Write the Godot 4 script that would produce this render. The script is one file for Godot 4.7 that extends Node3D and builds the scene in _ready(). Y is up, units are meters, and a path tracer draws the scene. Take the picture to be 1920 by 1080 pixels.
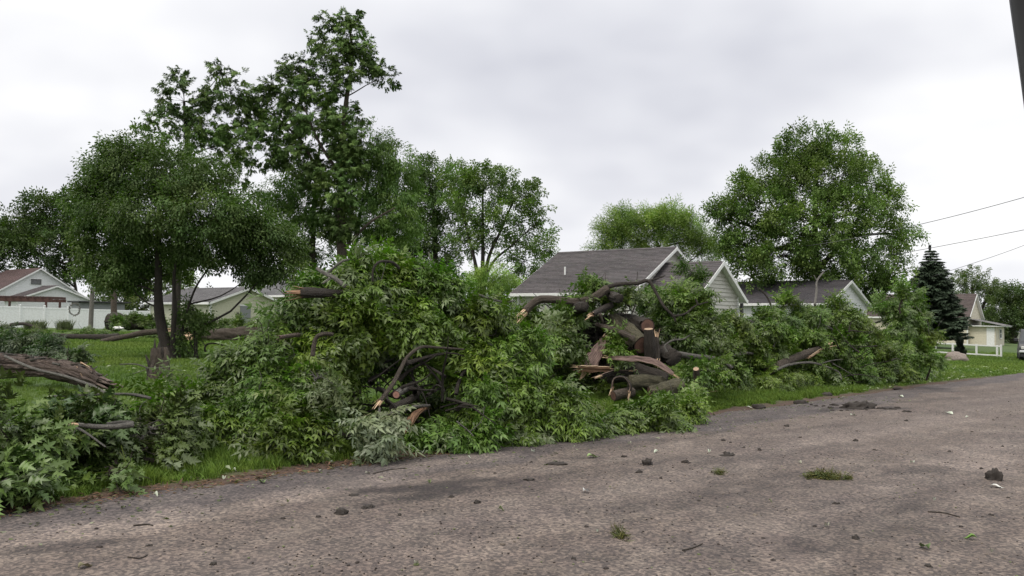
extends Node3D
# ---------------------------------------------------------------- constants and state
const F := 1663.0
const EYE := 1.7
const AX := Vector3(0.747, 0, 0.665)      # from the yards towards the road
const PX := Vector3(0.665, 0, -0.747)     # along the road, away from the viewpoint
var cam_basis := Basis.from_euler(Vector3(deg_to_rad(2.07), 0, deg_to_rad(1.0)))
var rng := RandomNumberGenerator.new()
var bump := FastNoiseLite.new()
var blot := FastNoiseLite.new()
var fine := FastNoiseLite.new()
var M := {}
var L := {}
var used := {}

# ---------------------------------------------------------------- places
func P(px: float, py: float, d: float) -> Vector3:
	return Vector3(0, EYE, 0) + cam_basis * Vector3((px - 960.0) / F * d, (540.0 - py) / F * d, -d)

func road_s(p: Vector3) -> float:
	return -AX.dot(p) - 8.15

func road_t(p: Vector3) -> float:
	return PX.dot(p)

func from_st(s: float, t: float) -> Vector3:
	return -AX * (s + 8.15) + PX * t

func edge_wave(t: float) -> float:
	return 0.16 * bump.get_noise_2d(t * 55.0, 7.0) + 0.09 * bump.get_noise_2d(t * 240.0, 90.0)

func gh(p: Vector3) -> float:
	var s := road_s(p)
	var h := 0.0
	if s > 0.0:
		h = 0.10 * smoothstep(0.0, 2.5, s) + 0.26 * smoothstep(2.0, 16.0, s)
		h += 0.05 * smoothstep(0.4, 3.0, s) * bump.get_noise_2d(p.x * 9.0, p.z * 9.0)
		h -= 0.30 * smoothstep(25.0, 60.0, road_t(p))
	elif s > -9.4:
		h = 0.03 * (1.0 - pow((s + 4.7) / 4.7, 2.0))
	else:
		h = 0.1 * smoothstep(9.4, 13.0, -s)
	return h

func G(px: float, py: float) -> Vector3:
	var dir := (P(px, py, 1.0) - Vector3(0, EYE, 0))
	var h := 0.1
	var q := Vector3.ZERO
	for i in 8:
		q = Vector3(0, EYE, 0) + dir * ((h - EYE) / dir.y)
		h = gh(q)
	q.y = h
	return q

func G_depth(px: float, py: float) -> float:
	var q := G(px, py) - Vector3(0, EYE, 0)
	return -(cam_basis.inverse() * q).z

func rf(a: float, b: float) -> float:
	return rng.randf_range(a, b)

func rdir() -> Vector3:
	var z := rf(-1, 1)
	var a := rf(0, TAU)
	var r := sqrt(1.0 - z * z)
	return Vector3(r * cos(a), z, r * sin(a))

# ---------------------------------------------------------------- naming
func numbered(called: String) -> String:
	var n: int = used.get(called, 0)
	used[called] = n + 1
	return called if n == 0 else "%s_%03d" % [called, n]

func tag(o: Node, label: String, category := "", group := "", kind := "") -> void:
	if label:
		o.set_meta("label", label)
	if category:
		o.set_meta("category", category)
	if group:
		o.set_meta("group", group)
	if kind:
		o.set_meta("kind", kind)

func thing(called: String, label: String, category: String, at: Vector3, group := "") -> Node3D:
	var o := Node3D.new()
	o.name = numbered(called)
	add_child(o, true)
	o.position = at
	tag(o, label, category, group)
	return o

func put(called: String, mesh: Mesh, mat: Material, parent: Node = self, kind := "") -> MeshInstance3D:
	var o := MeshInstance3D.new()
	o.name = numbered(called) if parent == self else called
	o.mesh = mesh
	o.material_override = mat
	parent.add_child(o, true)
	if kind:
		o.set_meta("kind", kind)
	return o

func multi(called: String, mesh: Mesh, mat: Material, parent: Node, xf: Array, cols: PackedColorArray, kind := "stuff") -> MultiMeshInstance3D:
	var mm := MultiMesh.new()
	mm.transform_format = MultiMesh.TRANSFORM_3D
	mm.use_colors = true
	mm.mesh = mesh
	mm.instance_count = xf.size()
	for i in xf.size():
		mm.set_instance_transform(i, xf[i])
		mm.set_instance_color(i, cols[i])
	var o := MultiMeshInstance3D.new()
	o.name = numbered(called) if parent == self else called
	o.multimesh = mm
	o.material_override = mat
	parent.add_child(o, true)
	if kind:
		o.set_meta("kind", kind)
	return o

# ---------------------------------------------------------------- shapes
func begin() -> SurfaceTool:
	var st := SurfaceTool.new()
	st.begin(Mesh.PRIMITIVE_TRIANGLES)
	return st

func done(st: SurfaceTool, smooth := true) -> ArrayMesh:
	if smooth:
		st.generate_normals()
	st.index()
	return st.commit()

func tri(st: SurfaceTool, a: Vector3, b: Vector3, c: Vector3) -> void:
	st.add_vertex(a)
	st.add_vertex(b)
	st.add_vertex(c)

func quad(st: SurfaceTool, a: Vector3, b: Vector3, c: Vector3, d: Vector3) -> void:
	# a b c d run clockwise as seen from the front
	var n := (c - a).cross(b - a).normalized()
	st.set_normal(n)
	var w := (b - a).length()
	var h := (d - a).length()
	st.set_uv(Vector2(0, 0)); st.add_vertex(a)
	st.set_uv(Vector2(w, 0)); st.add_vertex(b)
	st.set_uv(Vector2(w, h)); st.add_vertex(c)
	st.set_uv(Vector2(0, 0)); st.add_vertex(a)
	st.set_uv(Vector2(w, h)); st.add_vertex(c)
	st.set_uv(Vector2(0, h)); st.add_vertex(d)

# a box between two corners in a frame (origin o, axes x y z), edges slightly chamfered by bev
func box(st: SurfaceTool, o: Vector3, bx: Basis, lo: Vector3, hi: Vector3, bev := 0.0) -> void:
	var c := func(x: float, y: float, z: float) -> Vector3: return o + bx * Vector3(x, y, z)
	var e := minf(bev, 0.45 * minf(hi.x - lo.x, minf(hi.y - lo.y, hi.z - lo.z)))
	var l := lo
	var h := hi
	# faces
	quad(st, c.call(l.x + e, h.y - e, h.z), c.call(h.x - e, h.y - e, h.z), c.call(h.x - e, l.y + e, h.z), c.call(l.x + e, l.y + e, h.z))
	quad(st, c.call(h.x - e, h.y - e, l.z), c.call(l.x + e, h.y - e, l.z), c.call(l.x + e, l.y + e, l.z), c.call(h.x - e, l.y + e, l.z))
	quad(st, c.call(h.x, h.y - e, h.z - e), c.call(h.x, h.y - e, l.z + e), c.call(h.x, l.y + e, l.z + e), c.call(h.x, l.y + e, h.z - e))
	quad(st, c.call(l.x, h.y - e, l.z + e), c.call(l.x, h.y - e, h.z - e), c.call(l.x, l.y + e, h.z - e), c.call(l.x, l.y + e, l.z + e))
	quad(st, c.call(l.x + e, h.y, l.z + e), c.call(h.x - e, h.y, l.z + e), c.call(h.x - e, h.y, h.z - e), c.call(l.x + e, h.y, h.z - e))
	quad(st, c.call(l.x + e, l.y, h.z - e), c.call(h.x - e, l.y, h.z - e), c.call(h.x - e, l.y, l.z + e), c.call(l.x + e, l.y, l.z + e))
	if e > 0.0:
		# bevels along the edges
		for sy in [-1.0, 1.0]:
			var y0: float = h.y if sy > 0 else l.y
			var y1: float = y0 - sy * e
			quad2(st, c.call(l.x + e, y0, h.z - e), c.call(h.x - e, y0, h.z - e), c.call(h.x - e, y1, h.z), c.call(l.x + e, y1, h.z), sy < 0)
			quad2(st, c.call(h.x - e, y0, l.z + e), c.call(l.x + e, y0, l.z + e), c.call(l.x + e, y1, l.z), c.call(h.x - e, y1, l.z), sy < 0)
			quad2(st, c.call(h.x - e, y0, h.z - e), c.call(h.x - e, y0, l.z + e), c.call(h.x, y1, l.z + e), c.call(h.x, y1, h.z - e), sy < 0)
			quad2(st, c.call(l.x + e, y0, l.z + e), c.call(l.x + e, y0, h.z - e), c.call(l.x, y1, h.z - e), c.call(l.x, y1, l.z + e), sy < 0)
		quad(st, c.call(h.x - e, h.y - e, h.z), c.call(h.x, h.y - e, h.z - e), c.call(h.x, l.y + e, h.z - e), c.call(h.x - e, l.y + e, h.z))
		quad(st, c.call(l.x, h.y - e, h.z - e), c.call(l.x + e, h.y - e, h.z), c.call(l.x + e, l.y + e, h.z), c.call(l.x, l.y + e, h.z - e))
		quad(st, c.call(h.x, h.y - e, l.z + e), c.call(h.x - e, h.y - e, l.z), c.call(h.x - e, l.y + e, l.z), c.call(h.x, l.y + e, l.z + e))
		quad(st, c.call(l.x + e, h.y - e, l.z), c.call(l.x, h.y - e, l.z + e), c.call(l.x, l.y + e, l.z + e), c.call(l.x + e, l.y + e, l.z))

func quad2(st: SurfaceTool, a: Vector3, b: Vector3, c: Vector3, d: Vector3, flip: bool) -> void:
	if flip:
		quad(st, d, c, b, a)
	else:
		quad(st, a, b, c, d)

func box_mesh(o: Vector3, bx: Basis, lo: Vector3, hi: Vector3, bev := 0.0) -> ArrayMesh:
	var st := begin()
	box(st, o, bx, lo, hi, bev)
	return done(st, false)

# smooth curve through points
func curve(pts: Array, per := 4) -> Array:
	if pts.size() < 3:
		var lin := []
		for k in per + 1:
			lin.append((pts[0] as Vector3).lerp(pts[1], float(k) / per))
		return lin
	var out := []
	for i in pts.size() - 1:
		var a: Vector3 = pts[maxi(i - 1, 0)]
		var b: Vector3 = pts[i]
		var c: Vector3 = pts[i + 1]
		var d: Vector3 = pts[mini(i + 2, pts.size() - 1)]
		for k in per:
			out.append(b.cubic_interpolate(c, a, d, float(k) / per))
	out.append(pts[-1])
	return out

# a tapered tube of bark along points; rough is the unevenness as a share of the radius
func tube(st: SurfaceTool, pts: Array, r0: float, r1: float, sides := 6, rough := 0.1, cap0 := true, cap1 := true, power := 1.0) -> void:
	var n := pts.size()
	var t0: Vector3 = (pts[1] - pts[0]).normalized()
	var x := t0.cross(Vector3(0.31, 0.9, 0.27)).normalized()
	var rings := []
	var lens := 0.0
	var vs := []
	var seed_off := rf(0, 300)
	for i in n:
		var p: Vector3 = pts[i]
		var t: Vector3 = (pts[mini(i + 1, n - 1)] - pts[maxi(i - 1, 0)])
		t = t.normalized() if t.length() > 1e-6 else t0
		x = (x - t * x.dot(t)).normalized()
		var y := t.cross(x)
		if i > 0:
			lens += (p - (pts[i - 1] as Vector3)).length()
		vs.append(lens)
		var r := lerpf(r0, r1, pow(float(i) / (n - 1), power))
		var ring := []
		for k in sides:
			var a := TAU * k / sides
			var o := x * cos(a) + y * sin(a)
			var rr := r * (1.0 + rough * (fine.get_noise_3d(cos(a) * 60.0 + seed_off, sin(a) * 60.0, lens * 60.0) + 0.6 * fine.get_noise_3d(cos(a) * 160.0, sin(a) * 160.0 + seed_off, lens * 45.0)))
			if sides >= 16:
				rr *= 1.04 - 0.16 * absf(fine.get_noise_3d(cos(a) * 190.0 + seed_off, sin(a) * 190.0, lens * 34.0)) * 2.0
			ring.append([p + o * rr, o])
		rings.append(ring)
	var around := maxf(1.0, roundf(TAU * maxf(r0, r1) / 0.25))
	for i in n - 1:
		for k in sides:
			var k2 := (k + 1) % sides
			var u0 := around * k / sides
			var u1 := around * (k + 1) / sides
			var q := [[rings[i][k], u0, vs[i]], [rings[i + 1][k], u0, vs[i + 1]], [rings[i + 1][k2], u1, vs[i + 1]], [rings[i][k], u0, vs[i]], [rings[i + 1][k2], u1, vs[i + 1]], [rings[i][k2], u1, vs[i]]]
			for w in q:
				st.set_normal(w[0][1])
				st.set_uv(Vector2(w[1], w[2]))
				st.add_vertex(w[0][0])
	if cap0:
		fan(st, rings[0], pts[0], true)
	if cap1:
		fan(st, rings[n - 1], pts[n - 1], false)

func fan(st: SurfaceTool, ring: Array, c: Vector3, first: bool) -> void:
	var k := ring.size()
	var nrm: Vector3 = ((ring[1][0] as Vector3) - c).cross((ring[0][0] as Vector3) - c).normalized() * (1.0 if first else -1.0)
	for i in k:
		var a: Vector3 = ring[i][0]
		var b: Vector3 = ring[(i + 1) % k][0]
		st.set_normal(nrm)
		st.set_uv(Vector2(0.5, 0.5)); st.add_vertex(c)
		if first:
			st.set_uv(Vector2(0.5 + 0.5 * cos(TAU * i / k), 0.5 + 0.5 * sin(TAU * i / k))); st.add_vertex(a)
			st.set_uv(Vector2(0.5 + 0.5 * cos(TAU * (i + 1) / k), 0.5 + 0.5 * sin(TAU * (i + 1) / k))); st.add_vertex(b)
		else:
			st.set_uv(Vector2(0.5 + 0.5 * cos(TAU * (i + 1) / k), 0.5 + 0.5 * sin(TAU * (i + 1) / k))); st.add_vertex(b)
			st.set_uv(Vector2(0.5 + 0.5 * cos(TAU * i / k), 0.5 + 0.5 * sin(TAU * i / k))); st.add_vertex(a)

# a crooked limb from a to b
func limb(st: SurfaceTool, a: Vector3, b: Vector3, r0: float, r1: float, sides := 5, wob := 0.12, sag := 0.0) -> Array:
	var n := 6
	var len := (b - a).length()
	var pts := []
	var side := rdir() * len * wob
	var side2 := rdir() * len * wob * 0.6
	for i in n + 1:
		var t := float(i) / n
		pts.append(a.lerp(b, t) + side * sin(t * PI) + side2 * sin(t * TAU) + Vector3.DOWN * sag * len * sin(t * PI))
	tube(st, pts, r0, r1, sides, 0.06, false, true)
	return pts

func rel(pts: Array, o: Vector3) -> Array:
	var out := []
	for p in pts:
		out.append(p - o)
	return out

# ---------------------------------------------------------------- materials
func mat(c: Color, rough := 0.8, vc := false) -> StandardMaterial3D:
	var m := StandardMaterial3D.new()
	m.albedo_color = c.linear_to_srgb()
	m.roughness = rough
	m.vertex_color_use_as_albedo = vc
	m.cull_mode = BaseMaterial3D.CULL_DISABLED
	return m

func noise(type: int, freq: float, sd: int, oct := 4) -> FastNoiseLite:
	var n := FastNoiseLite.new()
	n.noise_type = type
	n.frequency = freq
	n.seed = sd
	n.fractal_octaves = oct
	n.fractal_type = FastNoiseLite.FRACTAL_FBM if oct > 1 else FastNoiseLite.FRACTAL_NONE
	return n

func grey(n: FastNoiseLite, w: int, h: int) -> PackedByteArray:
	var im := n.get_seamless_image(w, h)
	im.convert(Image.FORMAT_L8)
	return im.get_data()

func tex(data: PackedByteArray, w: int, h: int) -> ImageTexture:
	return ImageTexture.create_from_image(Image.create_from_data(w, h, false, Image.FORMAT_RGB8, data))

func tex_l(data: PackedByteArray, w: int, h: int) -> ImageTexture:
	return ImageTexture.create_from_image(Image.create_from_data(w, h, false, Image.FORMAT_L8, data))

func s8(v: float) -> int:
	# linear value to an sRGB byte
	v = clampf(v, 0.0, 1.0)
	return int(255.0 * (12.92 * v if v < 0.0031308 else 1.055 * pow(v, 1.0 / 2.4) - 0.055))

func ramp(stops: Array) -> Array:
	# 256 sRGB triplets from linear stops [[t, r, g, b], ...]
	var out := []
	for i in 256:
		var t := i / 255.0
		var k := 0
		while k < stops.size() - 2 and t > stops[k + 1][0]:
			k += 1
		var a: Array = stops[k]
		var b: Array = stops[k + 1]
		var f := clampf((t - a[0]) / (b[0] - a[0]), 0, 1)
		out.append([s8(lerpf(a[1], b[1], f)), s8(lerpf(a[2], b[2], f)), s8(lerpf(a[3], b[3], f))])
	return out

func coloured(g: PackedByteArray, stops: Array) -> PackedByteArray:
	var r := ramp(stops)
	var out := PackedByteArray()
	out.resize(g.size() * 3)
	for i in g.size():
		var c: Array = r[g[i]]
		out[i * 3] = c[0]
		out[i * 3 + 1] = c[1]
		out[i * 3 + 2] = c[2]
	return out

func make_materials() -> void:
	# asphalt: pale chips in a dark binder, multiplied by the vertex colours of the road sheet
	var w := 1024
	var cells := noise(FastNoiseLite.TYPE_CELLULAR, 0.16, 3, 1)
	cells.cellular_return_type = FastNoiseLite.RETURN_CELL_VALUE
	var a := grey(cells, w, w)
	var b := grey(noise(FastNoiseLite.TYPE_SIMPLEX_SMOOTH, 0.012, 4, 4), w, w)
	var c := grey(noise(FastNoiseLite.TYPE_VALUE, 0.7, 5, 1), w, w)
	var d := PackedByteArray()
	d.resize(w * w)
	var hgt := PackedByteArray()
	hgt.resize(w * w)
	for i in w * w:
		var v := 0.52 * a[i] + 0.14 * b[i] + 0.34 * c[i]
		d[i] = clampi(int((v - 128.0) * 1.15 + 128.0), 0, 255)
		hgt[i] = clampi(int(0.7 * a[i] + 0.3 * c[i]), 0, 255)
	var asphalt := mat(Color(1, 1, 1), 0.88, true)
	asphalt.albedo_texture = tex(coloured(d, [[0.0, 0.14, 0.14, 0.15], [0.35, 0.33, 0.32, 0.33], [0.55, 0.52, 0.50, 0.49], [0.72, 0.78, 0.74, 0.70], [0.9, 1.0, 0.97, 0.92], [1.0, 1.0, 1.0, 0.97]]), w, w)
	asphalt.uv1_triplanar = true
	asphalt.uv1_world_triplanar = true
	asphalt.uv1_scale = Vector3.ONE / 3.7
	asphalt.heightmap_enabled = true
	asphalt.heightmap_texture = tex_l(hgt, w, w)
	asphalt.heightmap_scale = 0.5
	M.asphalt = asphalt
	# soil and turf under the blades
	w = 512
	a = grey(noise(FastNoiseLite.TYPE_SIMPLEX_SMOOTH, 0.03, 8, 5), w, w)
	b = grey(noise(FastNoiseLite.TYPE_VALUE, 0.5, 9, 2), w, w)
	d.resize(w * w)
	for i in w * w:
		d[i] = (a[i] + b[i]) / 2
	var turf := mat(Color(1, 1, 1), 0.95, true)
	turf.albedo_texture = tex(coloured(d, [[0.2, 0.35, 0.35, 0.35], [0.5, 0.75, 0.75, 0.75], [0.8, 1.0, 1.0, 1.0]]), w, w)
	turf.uv1_triplanar = true
	turf.uv1_world_triplanar = true
	turf.uv1_scale = Vector3.ONE / 1.9
	turf.heightmap_enabled = true
	turf.heightmap_texture = tex_l(d, w, w)
	turf.heightmap_scale = 1.5
	M.turf = turf
	# bark: ridges that run along the stem
	var bn := noise(FastNoiseLite.TYPE_SIMPLEX_SMOOTH, 0.035, 12, 4)
	bn.fractal_type = FastNoiseLite.FRACTAL_RIDGED
	var wide := bn.get_seamless_image(512, 128)
	wide.convert(Image.FORMAT_L8)
	wide.resize(256, 512, Image.INTERPOLATE_CUBIC)
	a = wide.get_data()
	b = grey(noise(FastNoiseLite.TYPE_VALUE, 0.3, 13, 3), 256, 512)
	d.resize(256 * 512)
	for i in 256 * 512:
		d[i] = clampi(int(0.7 * a[i] + 0.3 * b[i]), 0, 255)
	var barks := {
		"bark": [[0.1, 0.018, 0.014, 0.011], [0.5, 0.075, 0.058, 0.044], [0.9, 0.19, 0.155, 0.125]],
		"bark_dark": [[0.1, 0.012, 0.010, 0.009], [0.5, 0.042, 0.034, 0.028], [0.9, 0.10, 0.083, 0.068]],
		"bark_grey": [[0.1, 0.05, 0.046, 0.042], [0.5, 0.16, 0.15, 0.135], [0.9, 0.32, 0.30, 0.27]],
		"bark_pink": [[0.1, 0.025, 0.018, 0.015], [0.45, 0.105, 0.076, 0.064], [0.9, 0.32, 0.25, 0.215]],
		"bark_moss": [[0.1, 0.018, 0.018, 0.011], [0.5, 0.085, 0.078, 0.045], [0.9, 0.22, 0.195, 0.13]],
	}
	var bark_h := tex_l(d, 256, 512)
	for k in barks:
		var m := mat(Color(1, 1, 1), 0.9)
		m.albedo_texture = tex(coloured(d, barks[k]), 256, 512)
		m.uv1_scale = Vector3(1.0, 0.9, 1.0)
		m.heightmap_enabled = true
		m.heightmap_texture = bark_h
		m.heightmap_scale = 4.0
		M[k] = m
	# wood: grain along v
	var gn := noise(FastNoiseLite.TYPE_SIMPLEX_SMOOTH, 0.05, 21, 4)
	var gi := gn.get_seamless_image(256, 64)
	gi.convert(Image.FORMAT_L8)
	gi.resize(256, 512, Image.INTERPOLATE_CUBIC)
	a = gi.get_data()
	var woods := {
		"wood_pale": [[0.2, 0.42, 0.27, 0.16], [0.6, 0.62, 0.44, 0.29], [0.9, 0.74, 0.58, 0.42]],
		"wood_pink": [[0.25, 0.045, 0.026, 0.022], [0.5, 0.125, 0.078, 0.068], [0.7, 0.20, 0.135, 0.115], [0.9, 0.36, 0.26, 0.21]],
		"wood_brown": [[0.2, 0.09, 0.05, 0.03], [0.55, 0.2, 0.11, 0.06], [0.9, 0.34, 0.2, 0.12]],
	}
	for k in woods:
		var m := mat(Color(1, 1, 1), 0.75)
		m.albedo_texture = tex(coloured(a, woods[k]), 256, 512)
		m.uv1_scale = Vector3(3.0, 1.0, 1.0)
		M[k] = m
	# end grain: rings about the middle of the disc
	var ring := PackedByteArray()
	ring.resize(128 * 128)
	var rn := noise(FastNoiseLite.TYPE_SIMPLEX_SMOOTH, 0.02, 31, 3)
	for y in 128:
		for x in 128:
			var dx := x - 64.0
			var dy := y - 64.0
			var r := sqrt(dx * dx + dy * dy) + 7.0 * rn.get_noise_2d(x, y)
			var v := 0.55 + 0.2 * sin(r * 1.3) + 0.25 * rn.get_noise_2d(x * 7.0, y * 7.0)
			if r > 55.0:
				v *= 0.35
			elif r < 22.0:
				v *= 0.75
			ring[y * 128 + x] = clampi(int(v * 255.0), 0, 255)
	var ends := {
		"end_red": [[0.1, 0.025, 0.015, 0.012], [0.5, 0.105, 0.052, 0.038], [0.9, 0.20, 0.11, 0.078]],
		"end_pale": [[0.1, 0.14, 0.085, 0.055], [0.5, 0.36, 0.25, 0.165], [0.9, 0.52, 0.39, 0.28]],
		"end_pink": [[0.1, 0.09, 0.05, 0.045], [0.5, 0.34, 0.17, 0.13], [0.9, 0.48, 0.28, 0.22]],
	}
	for k in ends:
		var m := mat(Color(1, 1, 1), 0.8)
		m.albedo_texture = tex(coloured(ring, ends[k]), 128, 128)
		M[k] = m
	# leaves: vertex colour times copy colour
	var lf := mat(Color(1, 1, 1), 0.40, true)
	lf.backlight_enabled = true
	lf.backlight = Color(0.56, 0.76, 0.13)
	lf.metallic_specular = 0.48
	M.leaf = lf
	var lm := mat(Color(1, 1, 1), 0.55, true)
	lm.backlight_enabled = true
	lm.backlight = Color(0.68, 0.80, 0.24)
	lm.metallic_specular = 0.35
	M.leaf_matt = lm
	var gr := mat(Color(1, 1, 1), 0.6, true)
	gr.backlight_enabled = true
	gr.backlight = Color(0.4, 0.5, 0.15)
	gr.metallic_specular = 0.3
	M.blade = gr
	M.needle = mat(Color(1, 1, 1), 0.7, true)
	# buildings
	M.shingle = mat(Color(1, 1, 1), 0.9, true)
	var sn := grey(noise(FastNoiseLite.TYPE_SIMPLEX_SMOOTH, 0.05, 41, 5), 256, 256)
	M.shingle.albedo_texture = tex(coloured(sn, [[0.2, 0.68, 0.68, 0.68], [0.8, 1, 1, 1]]), 256, 256)
	M.shingle.uv1_triplanar = true
	M.shingle.uv1_world_triplanar = true
	M.shingle.uv1_scale = Vector3.ONE / 2.3
	for e in [["siding", Color(0.52, 0.51, 0.47)], ["siding_white", Color(0.74, 0.76, 0.77)], ["siding_cream", Color(0.56, 0.56, 0.43)], ["siding_yellow", Color(0.62, 0.58, 0.46)], ["trim", Color(0.78, 0.79, 0.79)], ["vinyl", Color(0.83, 0.85, 0.87)]]:
		var m := mat(e[1], 0.55)
		m.albedo_texture = tex(coloured(sn, [[0.1, 0.8, 0.79, 0.76], [0.7, 1, 1, 1]]), 256, 256)
		m.uv1_triplanar = true
		m.uv1_world_triplanar = true
		m.uv1_scale = Vector3.ONE / 1.7
		M[e[0]] = m
	M.glass = mat(Color(0.03, 0.035, 0.04), 0.08)
	M.glass.metallic_specular = 0.7
	M.dark = mat(Color(0.02, 0.02, 0.022), 0.5)
	M.grey = mat(Color(0.22, 0.23, 0.24), 0.6)
	M.pergola = mat(Color(0.075, 0.035, 0.03), 0.8)
	M.post = M.bark_grey
	M.mud = mat(Color(0.034, 0.028, 0.024), 0.9, true)
	M.rock = mat(Color(1, 1, 1), 0.9)
	M.rock.albedo_texture = tex(coloured(sn, [[0.2, 0.13, 0.105, 0.09], [0.8, 0.34, 0.29, 0.26]]), 256, 256)
	M.rock.uv1_triplanar = true
	M.rock.uv1_scale = Vector3.ONE * 1.3
	M.wire = mat(Color(0.12, 0.12, 0.125), 0.5)
	M.paper = mat(Color(0.7, 0.7, 0.68), 0.8)

# ---------------------------------------------------------------- leaves
func leaflet(st: SurfaceTool, b: Vector3, dir: Vector3, up: Vector3, len: float, w: float, droop: float, col: Color) -> void:
	var side := dir.cross(up).normalized()
	var m := b + dir * len * 0.45 - up * droop * len * 0.2
	var tip := b + dir * len - up * droop * len
	var lft := m + side * w * 0.5 + up * w * 0.16
	var rgt := m - side * w * 0.5 + up * w * 0.16
	st.set_color(col)
	tri(st, b, lft, m)
	tri(st, b, m, rgt)
	tri(st, lft, tip, m)
	tri(st, m, tip, rgt)

func compound(st: SurfaceTool, b: Vector3, dir: Vector3, up: Vector3, len: float, pairs: int, ll: float, lw: float, droop: float) -> void:
	var side := dir.cross(up).normalized()
	var prev := b
	for i in pairs:
		var t := (i + 1.0) / (pairs + 0.6)
		var q := b + dir * len * t - up * len * droop * t * t
		var d := (q - prev).normalized()
		var n := side.cross(d).normalized()
		for s in [-1.0, 1.0]:
			var ld: Vector3 = (d * rf(0.35, 0.9) + side * s * rf(0.55, 0.95) - n * rf(-0.25, 0.65)).normalized()
			var k := rf(0.7, 1.25)
			leaflet(st, q, ld, n, ll * rf(0.8, 1.15) * (0.8 + 0.3 * sin(t * 3.0)), lw * rf(0.85, 1.15), rf(0.1, 0.5), Color(k, k * rf(0.96, 1.03), k * 0.95))
		st.set_color(Color(1.1, 0.95, 0.8))
		tri(st, prev + side * 0.003, q + side * 0.002, q - side * 0.002)
		tri(st, prev + side * 0.003, q - side * 0.002, prev - side * 0.003)
		prev = q
	leaflet(st, prev, (dir - up * droop).normalized(), up, ll * 1.1, lw * 1.05, 0.4, Color(1, 1, 1))

func ash_spray(sd: int, leaves := 10) -> ArrayMesh:
	rng.seed = sd
	var st := begin()
	for i in leaves:
		var z := 0.02 + 0.30 * i / leaves
		var a := i * 2.4 + rf(-0.4, 0.4)
		var out := Vector3(cos(a), sin(a) * 0.7 + 0.15, rf(0.5, 1.0) + 0.7 * i / leaves).normalized()
		compound(st, Vector3(0, -0.05 * z, z), out, (Vector3.UP + rdir() * 0.35).normalized().slide(out).normalized(), rf(0.13, 0.25), 4 if i % 3 else 3, rf(0.07, 0.11), rf(0.030, 0.042), rf(0.3, 1.2))
	st.set_color(Color(0.9, 0.75, 0.6))
	for k in 3:
		var a0 := TAU * k / 3
		var a1 := TAU * (k + 1) / 3
		var o0 := Vector3(cos(a0), sin(a0), 0) * 0.006
		var o1 := Vector3(cos(a1), sin(a1), 0) * 0.006
		tri(st, o0 + Vector3(0, 0, -0.1), Vector3(0, -0.03, 0.34), o1 + Vector3(0, 0, -0.1))
	return done(st)

func one_compound(sd: int) -> ArrayMesh:
	rng.seed = sd
	var st := begin()
	compound(st, Vector3.ZERO, Vector3(0, 0.1, 1).normalized(), Vector3.UP, 0.26, 5, 0.10, 0.035, 0.5)
	return done(st)

func maple_leaf(st: SurfaceTool, b: Vector3, dir: Vector3, up: Vector3, size: float, under: Color, droop: float) -> void:
	# five lobes; the underside is a second skin, paler than the upper one
	var side := dir.cross(up).normalized()
	up = side.cross(dir).normalized()
	var rim := [[0.0, 0.0], [-0.28, 0.02], [-0.44, 0.20], [-0.17, 0.28], [-0.50, 0.64], [-0.15, 0.50], [-0.14, 0.74], [0.0, 1.08], [0.14, 0.74], [0.15, 0.50], [0.50, 0.64], [0.17, 0.28], [0.44, 0.20], [0.28, 0.02]]
	var cup := rf(-0.1, 0.75)
	for layer in 2:
		var off := up * (0.0008 if layer == 0 else -0.0008)
		var c := b + dir * size * 0.34 - up * size * 0.05 + off
		var k := rf(0.9, 1.1)
		st.set_color(Color(k, k, k) if layer == 0 else under)
		var pts := []
		for e in rim:
			var q: Vector3 = b + side * e[0] * size + dir * e[1] * size - up * size * (droop * e[1] * e[1] + cup * e[0] * e[0] * 2.0) + off
			pts.append(q)
		for i in pts.size():
			tri(st, c, pts[i], pts[(i + 1) % pts.size()])

func maple_spray(sd: int, size: float, leaves: int, under: Color, flip := 0.3) -> ArrayMesh:
	rng.seed = sd
	var st := begin()
	for i in leaves:
		var z := 0.03 + 0.32 * i / leaves
		var a := i * 1.9 + rf(-0.4, 0.4)
		var out := Vector3(cos(a), sin(a) * 0.6 + 0.2, rf(0.3, 1.0)).normalized()
		var stalk := rf(0.05, 0.11)
		var b := Vector3(0, 0, z) + out * stalk
		var d := (out * 0.6 + Vector3.DOWN * rf(0.2, 0.9) + Vector3.BACK * 0.4).normalized()
		var u := (Vector3.UP * 0.7 + Vector3.BACK * 0.5 + rdir() * 0.6) * (-1.0 if rf(0, 1) < flip else 1.0)
		maple_leaf(st, b, d, u.slide(d).normalized(), size * rf(0.75, 1.15), under, rf(0.0, 0.35))
		st.set_color(Color(1.2, 1.0, 0.7))
		tri(st, Vector3(0.002, 0, z), b, Vector3(-0.002, 0, z))
	st.set_color(Color(0.9, 0.75, 0.6))
	tri(st, Vector3(0.005, 0, -0.1), Vector3(0, 0, 0.36), Vector3(-0.005, 0, -0.1))
	tri(st, Vector3(0, 0.005, -0.1), Vector3(0, 0, 0.36), Vector3(0, -0.005, -0.1))
	return done(st)

func one_maple(sd: int) -> ArrayMesh:
	rng.seed = sd
	var st := begin()
	maple_leaf(st, Vector3.ZERO, Vector3.BACK, Vector3.UP, 0.125, Color(2.4, 2.1, 2.9), 0.3)
	return done(st)

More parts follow.
